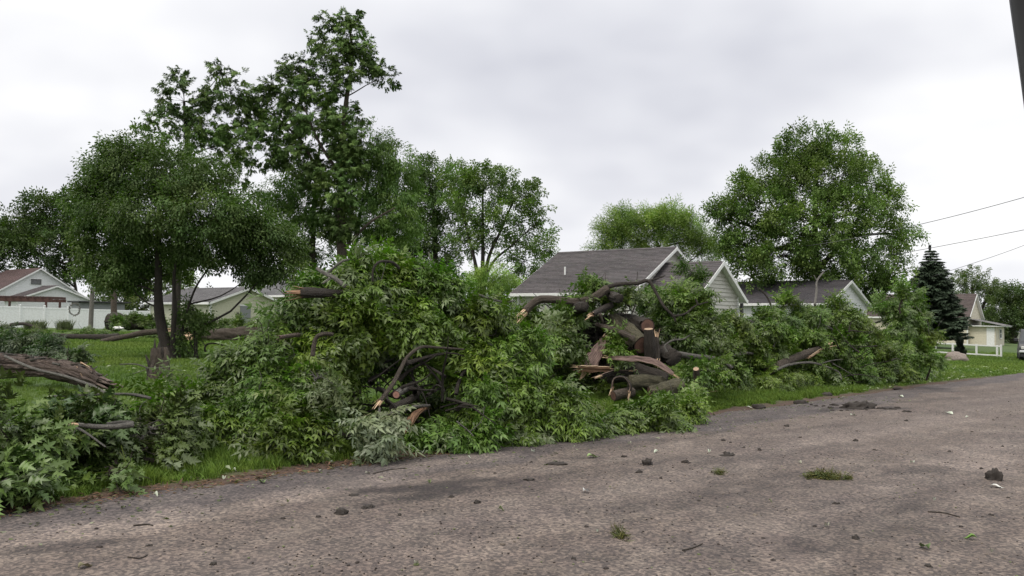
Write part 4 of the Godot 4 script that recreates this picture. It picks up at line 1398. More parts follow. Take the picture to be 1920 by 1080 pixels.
	tree("willow_tree", "pale tree top with streaming tips peeping out left of the lawn tree", 62.0, b, [[[b, [212, 450, 0], [208, 350, 0]], 0.25, 0.06]],
		[[205, 325, 30, 22, 0, 10], [185, 350, 22, 26, 0, 7], [215, 370, 36, 30, 0, 9], [190, 400, 26, 30, 0, 6]],
		L.willow[0], M.leaf_matt, Color(0.179, 0.245, 0.093), 7, 0.7, "", "bark", -0.2, 0.06, 0.6, 0.3, Vector3(-0.5, 0.4, 0))
	b = base_at(505, 600, 88)
	tree("dense_tree", "distant tree showing between the cream garage and the shed roof", 88.0, b, [[[b, [505, 570, 0], [505, 530, 0]], 0.3, 0.08]],
		[[500, 525, 26, 16, 0, 7], [515, 545, 20, 14, 0, 5], [480, 540, 24, 18, 0, 6]],
		L.far[1], M.leaf_matt, Color(0.117, 0.167, 0.062), 6, 1.0, "", "bark_dark", 0.1, 0.1, 0.8)
	# distant woods that close the horizon
	var xf := []
	var cols := PackedColorArray()
	for i in 5200:
		var az := rf(-0.62, 0.75)
		var dist := rf(150, 190)
		var p := Vector3(sin(az) * dist, 0, -cos(az) * dist)
		var hmax := 4.6 + 1.8 * bump.get_noise_2d(az * 900.0, 0) + 0.8 * bump.get_noise_2d(az * 3600.0, 0)
		p.y = rf(-0.5, hmax)
		xf.append(Transform3D(aim(rdir(), Vector3.UP + rdir() * 0.5, rf(1.1, 2.2)), p))
		cols.append(shade(Color(0.050, 0.074, 0.032), rf(0.75, 1.2)))
	var wood := multi("treeline", L.far[0], M.leaf_matt, self, xf, cols)
	tag(wood, "distant treeline along the horizon behind the houses", "woods")
	# weeds before the fence
	for e in [[66, 605, 20, 22, "tall grey-green weed clump against the white fence"], [122, 608, 14, 24, "thin feathery weed clump before the white fence, below the wreath"], [10, 608, 14, 14, "low weed clump at the far end of the white fence"]]:
		var c := base_at(e[0], 612, 64)
		xf = []
		cols = PackedColorArray()
		for i in 26:
			var o := Vector3(rf(-1, 1) * e[2] * 0.028, 0, rf(-0.4, 0.4))
			xf.append(Transform3D(Basis(Vector3.UP, rf(0, TAU)).scaled(Vector3.ONE * rf(0.6, 1.1) * e[3] / 18.0), o))
			cols.append(shade(Color(0.13, 0.155, 0.09), rf(0.7, 1.2)))
		var w := thing("weed_clump", e[4], "weeds", c)
		multi("blades", L.weed[0], M.blade, w, xf, cols)
	# small dark conifer by the rail fence
	b = base_at(1802, 659, 55)
	var cx := []
	var cc := PackedColorArray()
	for i in 190:
		var h := rf(0, 1.0)
		var r := 0.30 * (1.0 - h * 0.75) * sqrt(rf(0, 1)) * (0.6 + 0.4 * sin(h * 9.0))
		var a := rf(0, TAU)
		cx.append(Transform3D(aim(Vector3(cos(a) * 0.4, 1.0, sin(a) * 0.4), Vector3.RIGHT, rf(0.4, 0.7)), Vector3(cos(a) * r, h * 1.0, sin(a) * r)))
		cc.append(shade(Color(0.022, 0.036, 0.02), rf(0.7, 1.3)))
	var shr := thing("shrub", "small dark upright conifer beside the low white rail fence", "shrub", b)
	multi("foliage", L.spruce[0], M.needle, shr, cx, cc)
	var sst := begin()
	tube(sst, [Vector3.ZERO, Vector3(0, 0.3, 0), Vector3(0, 0.8, 0)], 0.05, 0.02, 6)
	put("stem", done(sst), M.bark_dark, shr)

func shrub(called: String, label: String, base: Vector3, blobs: Array, d: float, leaf: Mesh, col: Color, tufts: int, per: int, tuft_r: float, s := 1.0) -> void:
	var root := thing(called, label, "shrub", base)
	var xf := []
	var cols := PackedColorArray()
	var st := begin()
	for b in blobs:
		var c := P(b[0], b[1], d)
		var r := Vector3(b[2], b[3], (b[2] + b[3]) * 0.5) * d / F
		limb(st, Vector3(rf(-0.1, 0.1), 0, rf(-0.1, 0.1)), c - base, 0.03, 0.01, 5, 0.1)
		for k in tufts:
			var dr := rdir()
			var tc := c + dr * r * rf(0.3, 1.0)
			limb(st, c - base, tc - base, 0.01, 0.004, 3, 0.1)
			for i in per:
				var o := rdir() * tuft_r * sqrt(rf(0, 1))
				xf.append(Transform3D(aim((dr + rdir() * 0.8 + Vector3.DOWN * 0.3), Vector3.UP + rdir() * 0.5, s * rf(0.75, 1.2)), tc + o - base))
				cols.append(shade(col, rf(0.75, 1.25), rf(-0.06, 0.06)))
	put("stem", done(st), M.bark_dark, root)
	multi("foliage", leaf, M.leaf_matt, root, xf, cols)

func spruce(b: Vector3, top: float, half: float) -> void:
	var root := thing("spruce_tree", "dark conical spruce with layered drooping boughs beside the white rail fence", "tree", b)
	var h := top - b.y
	var st := begin()
	tube(st, [Vector3.ZERO, Vector3(0.02, h * 0.3, 0), Vector3(0, h * 0.6, 0.02), Vector3(0, h, 0)], 0.16, 0.015, 8)
	put("trunk", done(st), M.bark_dark, root)
	var xf := []
	var cols := PackedColorArray()
	var y := 1.25
	var bs := begin()
	while y < h - 0.15:
		var f := y / h
		var reach := half * pow(1.0 - f, 0.8) * rf(0.9, 1.08) + 0.1
		var n := int(lerpf(12, 5, f))
		var a0 := rf(0, TAU)
		for k in n:
			var a := a0 + TAU * k / n + rf(-0.25, 0.25)
			var out := Vector3(cos(a), 0, sin(a))
			var len := reach * rf(0.78, 1.12)
			var tone := rf(0.75, 1.25)
			var pts := []
			for i in 6:
				var t := i / 5.0
				pts.append(Vector3(0, y, 0) + out * len * t + Vector3.UP * len * (-0.25 * t + 0.17 * t * t * t))
			tube(bs, pts, 0.022, 0.006, 4, 0.0, false, false)
			var m := int(len / 0.085) + 3
			for i in m:
				var t := (i + 0.7) / m
				var p := Vector3(0, y, 0) + out * len * t + Vector3.UP * len * (-0.25 * t + 0.17 * t * t * t)
				for s in [-1.0, 1.0]:
					var sd := out.rotated(Vector3.UP, s * rf(0.3, 0.9)) + Vector3(0, rf(-0.3, 0.1), 0)
					xf.append(Transform3D(aim(sd, Vector3.UP, rf(0.9, 1.3) * lerpf(1.0, 0.75, t) * clampf(len, 0.5, 1.0)), p + rdir() * 0.03))
					cols.append(shade(Color(0.040, 0.066, 0.034), tone * rf(0.8, 1.25)))
		y += lerpf(0.27, 0.20, f)
	for i in 10:
		xf.append(Transform3D(aim(Vector3(rf(-0.5, 0.5), 1.0, rf(-0.5, 0.5)), Vector3.RIGHT, 0.5), Vector3(0, h - 0.35 + 0.04 * i, 0)))
		cols.append(Color(0.03, 0.046, 0.028))
	put("bough_wood", done(bs), M.bark_dark, root)
	multi("needles", L.spruce[0], M.needle, root, xf, cols)

# ---------------------------------------------------------------- felled boughs
# a leafy bough heaped on the others: a limb with twigs, and its leaves
func bough(called: String, label: String, group: String, c: Vector3, r: Vector3, flow: Vector3, leaf: Mesh, n: int, col: Color, singles: Array, n_single: int, droop := 0.45, s := 1.0) -> void:
	var base := Vector3(c.x, gh(c), c.z)
	var root := thing(called, label, "bough", base, group)
	var st := begin()
	var a := c - flow * r.length() * 0.55 + Vector3(rf(-0.15, 0.15), -0.25 * r.y, rf(-0.15, 0.15)) - Vector3(0, 0, 0.25)
	var e := c + flow * r.length() * 0.5 + Vector3(0, 0.2 * r.y, 0)
	a.y = maxf(a.y, gh(a) + 0.05)
	var path := limb(st, a - base, e - base, 0.028, 0.008, 6, 0.10)
	var xf := []
	var cols := PackedColorArray()
	var tone := rf(0.76, 1.22)
	var warm := rf(-0.05, 0.09)
	var clumps := []
	for k in maxi(5, n / 9):
		var dr := rdir()
		if dr.y < -0.35:
			dr.y = -dr.y * 0.6
		dr = dr.normalized()
		var tc := c + dr * r * rf(0.35, 0.8)
		tc.y = maxf(tc.y, gh(tc) + 0.06)
		# each twig hangs its own way, and its leaves follow it
		var ax := (dr * 0.5 + flow * 0.55 + Vector3.DOWN * droop * rf(0.1, 1.7) + rdir() * 0.45).normalized()
		clumps.append([tc, ax, rf(0.78, 1.25), dr])
		limb(st, path[rng.randi_range(1, 5)], tc - base, 0.010, 0.004, 4, 0.14)
	for k in 3:
		var q: Vector3 = path[rng.randi_range(1, 6)]
		var out := (rdir() + Vector3(0, 0.25, 0.5)).normalized()
		limb(st, q, q + out * (r.x + r.y) * rf(0.55, 0.95), 0.008, 0.003, 4, 0.16)
	var made := 0
	var hang := 0.5 * (r.x + r.y)
	for i in n:
		var cl: Array = clumps[i % clumps.size()]
		var ax: Vector3 = (cl[1] as Vector3) + rdir() * 0.6
		var o: Vector3 = cl[1] * rf(-0.35, 0.45) * hang + rdir() * 0.17 * hang
		var p: Vector3 = cl[0] + o
		p.y = maxf(p.y, gh(p) + 0.04)
		var dr: Vector3 = cl[3]
		if p.y < gh(p) + 0.25:
			ax.y = maxf(ax.y, -0.1)
		var b := aim(ax, Vector3.UP + rdir() * 0.7, s * rf(0.5, 1.05))
		var k: float = tone * cl[2] * rf(0.72, 1.28)
		if made < n_single and dr.z > 0.15 and i % 2 == 0:
			# leaves large enough to be picked out one by one
			var one := put("leaf", singles[i % singles.size()], M.leaf, root)
			one.transform = Transform3D(b, p - base)
			var key := clampi(int(k * 4.0), 2, 6)
			one.material_override = leaf_tone(key, col)
			made += 1
		else:
			xf.append(Transform3D(b, p - base))
			var cc := shade(col, k, warm + rf(-0.05, 0.08))
			if rf(0, 1) < 0.10:
				cc = cc.lerp(Color(0.20, 0.24, 0.14), 0.65)
			cols.append(cc)
	put("stem", done(st), M.bark_grey if rf(0, 1) < 0.4 else M.bark, root)
	multi("leaves", leaf, M.leaf, root, xf, cols)

var tones := {}
func leaf_tone(k: int, col: Color) -> Material:
	var id := "%d %.3f" % [k, col.g]
	if not tones.has(id):
		var m: StandardMaterial3D = M.leaf.duplicate()
		m.albedo_color = shade(col, k / 4.0).linear_to_srgb()
		tones[id] = m
	return tones[id]

func along(prof: Array, x: float) -> float:
	for i in prof.size() - 1:
		if x <= prof[i + 1][0]:
			return lerpf(prof[i][1], prof[i + 1][1], clampf((x - prof[i][0]) / (prof[i + 1][0] - prof[i][0]), 0, 1))
	return prof[-1][1]

# a heap of boughs between a foot line and a crest line; says holds the labels by row (foot, flank, crest), each by stretch along the heap
func heap(x0: float, x1: float, foot: Array, crest: Array, rm: float, lean_back: float, leaf: Array, singles: Array, n: int, col: Color, says: Array, group: String, n_single: int, skip := [], s := 1.0, droop := 0.45, thin := 0.0) -> void:
	var x := x0
	while x <= x1:
		var yb := along(foot, x)
		var yt := along(crest, x)
		var d0 := G_depth(x, yb) + rm * 0.7
		var rp := rm * F / d0
		var over := (0.55 * rm + 0.20) * F / d0
		var rows := maxi(1, int(round((yb - yt - rp * 0.5 - over) / (rp * 1.15))) + 1)
		for k in rows:
			var f := (k + 0.0) / maxi(1, rows - 1)
			var low := maxf(yb - rp * 0.5, yb - 0.5 * (yb - yt))
			var py := lerpf(low, minf(yt + over, low), f) + rf(-0.12, 0.12) * rp
			var px := x + rf(-0.3, 0.3) * rp
			var hit := rf(0, 1) < thin and f > 0.2
			for q in skip:
				if px > q[0] and px < q[2] and py > q[1] and py < q[3]:
					hit = true
			if hit:
				continue
			var d := d0 + lean_back * (yb - py) / F * d0 + rf(-0.3, 0.2) * rm
			var c := P(px, py, d)
			c.y = maxf(c.y, gh(c) + 0.14)
			var flat := clampf((yb - yt) / (2.2 * over), 0.45, 1.0)
			var big := rf(0.78, 1.15)
			var r := Vector3(rf(0.85, 1.2) * big, rf(0.7, 0.95) * flat * big, rf(0.8, 1.1) * big) * rm
			var flow := Vector3(rf(-1, 1), rf(-0.25, 0.3) * flat, rf(0.0, 0.9)).normalized()
			var row: Array = says[0] if f < 0.25 else (says[2] if f > 0.85 else says[1])
			var lab: String = row[mini(int((x - x0) / maxf(x1 - x0, 1.0) * row.size()), row.size() - 1)]
			var tint := shade(col, rf(0.88, 1.14), rf(-0.06, 0.10))
			bough("leafy_bough", lab, group + ": " + lab, c, r, flow, leaf[rng.randi() % leaf.size()], int(n * big * rf(0.75, 1.1)), tint, singles, n_single if f < 0.6 else 0, droop, s)
		x += rp * 1.15

# ---------------------------------------------------------------- logs, splinters, slabs
func disc(st: SurfaceTool, c: Vector3, out: Vector3, r: float, sides := 18) -> void:
	var x := out.cross(Vector3(0.3, 0.9, 0.2)).normalized()
	var y := out.cross(x)
	for k in sides:
		var a0 := TAU * k / sides
		var a1 := TAU * (k + 1) / sides
		var q0 := x * cos(a0) + y * sin(a0)
		var q1 := x * cos(a1) + y * sin(a1)
		st.set_uv(Vector2(0.5, 0.5)); st.add_vertex(c + out * r * 0.02)
		st.set_uv(Vector2(0.5 + 0.5 * cos(a1), 0.5 + 0.5 * sin(a1))); st.add_vertex(c + q1 * r)
		st.set_uv(Vector2(0.5 + 0.5 * cos(a0), 0.5 + 0.5 * sin(a0))); st.add_vertex(c + q0 * r)

# spikes of torn wood about the end of a limb
func splinter(st: SurfaceTool, c: Vector3, out: Vector3, r: float, len: float, n: int) -> void:
	var x := out.cross(Vector3(0.3, 0.9, 0.2)).normalized()
	var y := out.cross(x)
	for i in n:
		var a := rf(0, TAU)
		var rr := r * sqrt(rf(0, 0.8))
		var p := c + (x * cos(a) + y * sin(a)) * rr - out * len * 0.15
		var w := r * rf(0.22, 0.5)
		var d := (out + (x * cos(a) + y * sin(a)) * rf(-0.1, 0.35)).normalized()
		var l := len * rf(0.4, 1.0)
		var e0 := (x * cos(a) + y * sin(a)) * w * 0.4
		var e1 := (y * cos(a) - x * sin(a)) * w
		var tip := p + d * l
		for f in [[e0, e1], [e1, -e0], [-e0, -e1], [-e1, e0]]:
			st.set_uv(Vector2(0, 0)); st.add_vertex(p + f[0])
			st.set_uv(Vector2(w * 2.0, 0)); st.add_vertex(p + f[1])
			st.set_uv(Vector2(w, l)); st.add_vertex(tip + f[1] * 0.2)
			st.set_uv(Vector2(0, 0)); st.add_vertex(p + f[0])
			st.set_uv(Vector2(w, l)); st.add_vertex(tip + f[1] * 0.2)
			st.set_uv(Vector2(w, l)); st.add_vertex(tip + f[0] * 0.2)

# a log or branch: bark and its ends. An end is "" (bark runs into the heap), a cut face or torn wood
func log_thing(called: String, label: String, cat: String, pts: Array, r0: float, r1: float, bark: String, end0 := "", end1 := "", rough := 0.18, sides := 16, group := "", per := 10) -> Node3D:
	var c := curve(pts, per)
	var mid: Vector3 = c[c.size() / 2]
	var base := Vector3(mid.x, minf(gh(mid), mid.y), mid.z)
	var root := thing(called, label, cat, base, group)
	var q := rel(c, base)
	var st := begin()
	tube(st, q, r0, r1, sides if sides < 14 else sides + 10, rough * 1.3, end0 == "", end1 == "")
	put("bark", done(st), M[bark], root)
	for k in 2:
		var e: String = [end0, end1][k]
		if e == "":
			continue
		var p: Vector3 = q[0] if k == 0 else q[-1]
		var out: Vector3 = ((q[0] as Vector3) - q[1]).normalized() if k == 0 else ((q[-1] as Vector3) - q[-2]).normalized()
		var r := r0 if k == 0 else r1
		var es := begin()
		if e.begins_with("end"):
			disc(es, p + out * 0.004, out, r * 0.97)
			put("cut_face", done(es, false) if false else done(es), M[e], root)
		else:
			splinter(es, p, out, r, r * 5.0, 11)
			put("torn_end", done(es), M[e], root)
	return root

# a torn slab of trunk: wood inside, bark outside, curved across
func slab(label: String, pts: Array, side: Vector3, widths: Array, thick: float, curl: float, wood: String, bark: String) -> Node3D:
	var c := curve(pts, 6)
	var base: Vector3 = c[c.size() / 2]
	base.y = minf(gh(base), base.y)
	var root := thing("torn_slab", label, "torn wood", base)
	var n := c.size()
	var m := 8
	var inner := begin()
	var outer := begin()
	var gi := []
	var go := []
	var lens := 0.0
	var off := rf(0, 100)
	for i in n:
		var t: Vector3 = ((c[mini(i + 1, n - 1)] as Vector3) - c[maxi(i - 1, 0)]).normalized()
		var sd := side.slide(t).normalized()
		var nr := sd.cross(t).normalized()
		var f := float(i) / (n - 1) * (widths.size() - 1)
		var w := lerpf(widths[int(f)], widths[mini(int(f) + 1, widths.size() - 1)], f - int(f))
		if i > 0:
			lens += ((c[i] as Vector3) - c[i - 1]).length()
		var ri := []
		var ro := []
		for k in m + 1:
			var u := (float(k) / m - 0.5) * 2.0
			var jag := 1.0 + 0.4 * fine.get_noise_2d(lens * 180.0 + off, signf(u) * 40.0)
			var p: Vector3 = (c[i] as Vector3) - base + sd * u * w * 0.5 * jag + nr * curl * w * (u * u - 0.3) + nr * 0.03 * fine.get_noise_2d(u * 160.0 + off, lens * 25.0)
			ri.append([p, Vector2(u * w, lens)])
			ro.append([p - nr * thick * (1.0 - 0.6 * absf(u)), Vector2(u * w * 2.0, lens)])
		gi.append(ri)
		go.append(ro)
	for i in n - 1:
		for k in m:
			for w in [[i, k], [i + 1, k], [i + 1, k + 1], [i, k], [i + 1, k + 1], [i, k + 1]]:
				inner.set_uv(gi[w[0]][w[1]][1]); inner.add_vertex(gi[w[0]][w[1]][0])
			for w in [[i, k], [i + 1, k + 1], [i + 1, k], [i, k], [i, k + 1], [i + 1, k + 1]]:
				outer.set_uv(go[w[0]][w[1]][1]); outer.add_vertex(go[w[0]][w[1]][0])
		for k in [0, m]:
			for w in [[gi, i], [go, i], [go, i + 1], [gi, i], [go, i + 1], [gi, i + 1]]:
				inner.set_uv(Vector2(0, 0)); inner.add_vertex(w[0][w[1]][k][0])
	for i in [0, n - 1]:
		for k in m:
			for w in [[gi, k], [go, k], [go, k + 1], [gi, k], [go, k + 1], [gi, k + 1]]:
				inner.set_uv(Vector2(0, 0)); inner.add_vertex(w[0][i][w[1]][0])
	put("wood", done(inner), M[wood], root)
	for i in [0, n - 1]:
		var es := begin()
		var dir: Vector3 = ((c[0] as Vector3) - c[1]).normalized() if i == 0 else ((c[n - 1] as Vector3) - c[n - 2]).normalized()
		splinter(es, (c[i] as Vector3) - base, dir, (widths[0] if i == 0 else widths[-1]) * 0.42, 0.22, 9)
		put("torn_end", done(es), M.wood_pale if wood != "wood_brown" else M.wood_brown, root)
	put("bark", done(outer), M[bark], root)
	return root

# a bare branch with side twigs
func branch(label: String, pts: Array, r0: float, r1: float, bark: String, twigs := [], end0 := "", group := "") -> void:
	var root := log_thing("bare_branch", label, "branch", pts, r0, r1, bark, end0, "", 0.12, 9, group)
	for t in twigs:
		var st := begin()
		tube(st, rel(curve(t, 5), root.position), r0 * 0.5, r1 * 0.6, 6, 0.1)
		put("twig", done(st), M[bark], root)

# a straight tangle of sticks inside a heap
func tangle(label: String, c: Vector3, r: Vector3, n: int, bark: String) -> void:
	var base := Vector3(c.x, gh(c), c.z)
	var st := begin()
	for i in n:
		var p := c + rdir() * r * pow(rf(0, 1), 0.4)
		p.y = maxf(p.y, gh(p) + 0.05)
		var d := rdir()
		d.y *= 0.5
		var q := p + d.normalized() * rf(0.5, 1.3)
		q.y = maxf(q.y, gh(q) + 0.03)
		limb(st, p - base, q - base, rf(0.012, 0.04), 0.006, 5, 0.08)
	var o := put("stick_tangle", done(st), M[bark], self, "stuff")
	o.position = base
	tag(o, label, "sticks")

func make_piles() -> void:
	rng.seed = 902
	var ash := Color(0.108, 0.180, 0.031)
	var mapl := Color(0.092, 0.150, 0.038)
	# --- the tall pile
	var foot := [[480, 862], [560, 860], [640, 866], [760, 856], [880, 844], [1000, 834], [1100, 822], [1200, 810], [1310, 786]]
	var crest := [[470, 672], [510, 630], [545, 584], [600, 534], [640, 500], [690, 476], [730, 474], [790, 490], [830, 512], [880, 534], [920, 566], [960, 612], [1000, 668], [1050, 704], [1100, 722], [1150, 764], [1200, 784], [1310, 772]]
	var says := [["leafy bough at the road edge under the tall pile's near end", "leafy bough at the road edge below the tall pile's dark hollow", "leafy bough at the road edge under the tall pile's far half", "leafy bough in the low tail of the tall pile before the log pile"],
		["leafy bough on the tall pile's flank below the jutting dark log", "leafy bough on the tall pile's flank around the slender arched limb", "leafy bough on the tall pile's flank facing the log pile", "leafy bough in the upper tail of the tall pile before the log pile"],
		["leafy bough at the tall pile's near shoulder around the jutting dark log", "leafy bough on the very top of the tall pile by the bent hoop", "leafy bough on the falling crest of the tall pile towards the house", "leafy bough on the low crest of the tall pile's tail"]]
	var hole := [[662, 660, 832, 835]]
	heap(528, 1285, foot, crest, 0.42, 0.75, L.ash, L.one_ash, 165, ash, says, "boughs of the tall brush pile", 14, hole, 1.0, 0.5, 0.06)
	# the near shoulder, heaped round the jutting log
	for e in [[545, 668, 0.38], [560, 640, 0.36], [585, 612, 0.38], [615, 580, 0.38], [645, 550, 0.36], [575, 670, 0.42], [612, 632, 0.42], [515, 705, 0.34]]:
		var d: float = G_depth(e[0], 862) + 0.35 + 0.75 * (862.0 - e[1]) / F * 10.5
		bough("leafy_bough", "leafy bough heaped round the jutting dark log on the near shoulder", "boughs round the jutting log", P(e[0], e[1], d + 0.2), Vector3(e[2], e[2] * 0.75, e[2]), Vector3(rf(-0.8, 0.3), rf(-0.2, 0.3), 0.6).normalized(), L.ash[rng.randi() % 4], 120, shade(ash, rf(0.9, 1.15)), L.one_ash, 8)
	for e in [[685, 528, 0.34], [725, 520, 0.34], [765, 528, 0.34], [800, 542, 0.34]]:
		var d: float = G_depth(e[0], 858) + 0.5 + 0.75 * (858.0 - e[1]) / F * 11.5
		bough("leafy_bough", "leafy bough at the rounded peak of the tall pile around the bent hoop", "boughs at the peak of the tall pile", P(e[0], e[1], d), Vector3(e[2], e[2] * 0.7, e[2]), Vector3(rf(-0.6, 0.6), 0.2, 0.6).normalized(), L.ash[rng.randi() % 4], 90, shade(ash, rf(0.95, 1.2)), L.one_ash, 6)
	# its inside, seen through the gaps
	var foot_in := []
	for e in foot:
		foot_in.append([e[0], e[1] - 42])
	var crest_in := []
	for e in crest:
		crest_in.append([e[0], minf(e[1] + 45, along(foot_in, e[0]) - 10)])
	heap(600, 1060, foot_in, crest_in, 0.6, 0.75, L.ash, L.one_ash, 56, ash, [["leafy bough deep inside the tall brush pile, half hidden"], ["leafy bough deep inside the tall brush pile, half hidden"], ["leafy bough deep inside the tall brush pile, half hidden"]], "inside", 0)
	var dp := G_depth(720, 858)
	tangle("dark tangle of sticks inside the tall brush pile", P(750, 740, dp + 1.15), Vector3(0.9, 0.6, 0.4), 40, "bark_dark")
	# --- the low heap at the near end
	heap(-40, 305, [[-60, 972], [0, 948], [100, 918], [210, 898], [260, 888], [320, 858]], [[-60, 752], [150, 756], [280, 746], [330, 730]], 0.34, 0.7, L.maple, L.one_maple, 80, mapl,
		[["dark maple bough sprawling to the road edge at the near corner", "dark maple bough at the road edge beside the near grass strip"], ["dark maple bough mid-slope in the low near heap towards the corner", "dark maple bough mid-slope in the low near heap by the pale grey branch"], ["dark maple bough topping the low near heap before the shaggy log", "dark maple bough topping the low heap under the level bare branch"]], "maple boughs", 26, [], 1.0, 0.35)
	heap(322, 505, [[280, 862], [400, 842], [500, 848]], [[280, 742], [340, 714], [420, 696], [470, 674], [520, 640]], 0.38, 0.7, L.ash, L.one_ash, 140, ash,
		[["leafy ash bough at the grass edge between the maple boughs and tall pile"], ["leafy ash bough in the saddle between the low heap and tall pile"], ["leafy ash bough before the splintered stump"]], "saddle", 16, [], 1.0, 0.5)
	# the sprig that reaches onto the road
	for e in [[232, 905, "maple sprig hanging over the road edge at the end of the low near heap"], [20, 935, "maple sprig lying out on the road at the very near corner"]]:
		var q := G(e[0], e[1]) + Vector3(0, 0.12, 0.15)
		bough("leafy_sprig", e[2], "", q, Vector3(0.3, 0.16, 0.25), Vector3(0.3, -0.4, 0.8).normalized(), L.maple[1], 22, shade(mapl, 1.25), L.one_maple, 14, 0.6)
	# pale ash sprigs with their leaves turned over
	for e in [[300, 790, "pale-backed ash sprig with turned leaves in the low heap"], [690, 815, "pale-backed ash sprig drooping to the grass under the tall pile's dark hollow"], [585, 705, "ash sprig with glinting leaves high on the tall pile's near flank"], [500, 760, "ash sprig with broad drooping leaves at the near end of the tall pile"]]:
		var d := G_depth(e[0], 862 if e[0] > 400 else 860) + (0.1 if e[1] > 780 else 0.55)
		bough("leafy_sprig", e[2], "", P(e[0], e[1], d), Vector3(0.34, 0.26, 0.25), Vector3(0.3, -0.3, 0.9).normalized(), L.ash[2], 30, Color(0.20, 0.25, 0.15) if e[0] in [300, 690] else Color(0.12, 0.175, 0.07), L.one_ash, 12, 0.7)
	# --- the far pile
	var foot3 := [[1240, 752], [1300, 742], [1420, 734], [1500, 730], [1600, 724], [1700, 716], [1770, 706]]
	var crest3 := [[1240, 600], [1268, 545], [1300, 530], [1322, 565], [1350, 585], [1400, 578], [1440, 572], [1480, 560], [1520, 562], [1570, 570], [1620, 585], [1660, 568], [1695, 550], [1716, 565], [1742, 640], [1770, 690]]
	var hole3 := [[1225, 655, 1330, 760]]
	heap(1262, 1740, foot3, crest3, 0.54, 0.75, L.ash, L.one_ash, 165, ash, [["leafy bough spread on the grass at the far pile's near foot", "leafy bough on the grass under the far pile's broken limb", "leafy bough at the foot of the far pile's dark end"], ["leafy bough on the far pile's flank beside the log pile", "leafy bough on the far pile's flank around its broken limb", "leafy bough on the far pile's flank before the spruce"], ["leafy bough on the far pile's crest before the house gable", "leafy bough on the far pile's crest before the low outbuilding", "leafy bough on the far pile's crest before the spruce"]], "far pile", 5, hole3, 1.0, 0.5, 0.05)
	heap(1300, 1710, [[1300, 716], [1340, 712], [1720, 700]], [[1300, 600], [1480, 598], [1720, 600]], 0.7, 0.75, L.ash, L.one_ash, 66, ash, [["leafy bough deep inside the far brush pile"], ["leafy bough deep inside the far brush pile"], ["leafy bough deep inside the far brush pile"]], "inside", 0)
	var d3 := G_depth(1500, 728)
	tangle("dark tangle of sticks inside the far brush pile", P(1520, 665, d3 + 1.3), Vector3(3.0, 0.7, 0.5), 50, "bark_dark")
	# upright leafy tips that break the crest line
	for e in [[1296, 530, 0.30, 0.42, "bright leafy branch tip standing up before the house wing"], [1702, 560, 0.34, 0.36, "leafy branch tip bending over at the far pile's end before the spruce"], [1475, 575, 0.24, 0.14, "leafy sprig on the crest under the outbuilding roof"], [1745, 690, 0.3, 0.3, "leafy twig leaning out of the far pile's end towards the boulder"]]:
		bough("leafy_sprig", e[4], "", P(e[0], e[1], d3 + 1.3), Vector3(e[2], e[3], e[2]), Vector3(0.15, 0.9, 0.2).normalized(), L.ash[1], 34, shade(ash, 1.1), L.one_ash, 6, 0.3)
	# --- the log pile between them
	var D := G_depth(1180, 752)
	var Q := func(px: float, py: float, dd := 0.0) -> Vector3: return P(px, py, D + dd)
	for e in [[1265, 565, 1.6, 0.3], [1300, 588, 1.4, 0.34], [1330, 612, 1.4, 0.34], [1285, 632, 1.0, 0.34]]:
		bough("leafy_bough", "leafy bough in the gap between the log pile and far pile, before the house wing", "boughs before the house wing", Q.call(e[0], e[1], e[2]), Vector3(e[3], e[3] * 0.8, e[3]), Vector3(rf(-0.6, 0.6), 0.3, 0.5).normalized(), L.ash[rng.randi() % 4], 70, ash, L.one_ash, 4)
	for e in [[985, 612, 0.8, 0.30], [965, 640, 0.6, 0.34], [1000, 640, 0.3, 0.26]]:
		bough("leafy_bough", "leafy bough under the long limb's pale broken end, before the house wall", "boughs before the house wall", Q.call(e[0], e[1], e[2]), Vector3(e[3], e[3] * 0.8, e[3]), Vector3(rf(-0.6, 0.6), 0.3, 0.5).normalized(), L.ash[rng.randi() % 4], 60, ash, L.one_ash, 4)
	for e in [[1062, 612, -0.1, 0.22], [1080, 640, -0.2, 0.2], [1058, 648, -0.2, 0.22]]:
		bough("leafy_sprig", "small leafy sprig hanging over the dark logs of the log pile", "sprigs over the logs", Q.call(e[0], e[1], e[2]), Vector3(e[3], e[3] * 0.8, e[3]), Vector3(rf(-0.6, 0.6), -0.2, 0.7).normalized(), L.ash[rng.randi() % 4], 26, ash, L.one_ash, 4)
	for e in [[1215, 560, 2.2, 0.26], [1095, 560, 1.0, 0.28], [1132, 542, 1.3, 0.26], [1165, 560, 1.3, 0.28], [1075, 585, 0.9, 0.3], [1190, 560, 3.0, 0.24], [1250, 600, 1.8, 0.3], [1010, 610, 0.9, 0.28], [1025, 655, 0.5, 0.28]]:
		bough("leafy_bough", "leafy bough lying over the top of the log pile under the long broken limb", "boughs on top of the log pile", Q.call(e[0], e[1], e[2]), Vector3(e[3], e[3] * 0.8, e[3]), Vector3(rf(-0.6, 0.6), 0.3, 0.5).normalized(), L.ash[rng.randi() % 4], 40, ash, L.one_ash, 4)
	for e in [[1050, 615, 1.8, 0.4], [1090, 625, 2.6, 0.5], [1150, 615, 2.8, 0.5], [1110, 665, 2.6, 0.5], [1170, 660, 2.8, 0.5], [1050, 670, 1.9, 0.4], [1235, 640, 2.6, 0.5], [1190, 710, 2.6, 0.45], [1040, 700, 1.2, 0.4], [1090, 720, 1.6, 0.4], [1150, 725, 1.2, 0.3], [1000, 650, 1.6, 0.4], [1270, 620, 2.6, 0.45], [1110, 610, 3.4, 0.6], [1180, 640, 3.4, 0.6], [1060, 640, 3.2, 0.6], [1120, 690, 3.4, 0.6], [1220, 690, 3.2, 0.6]]:
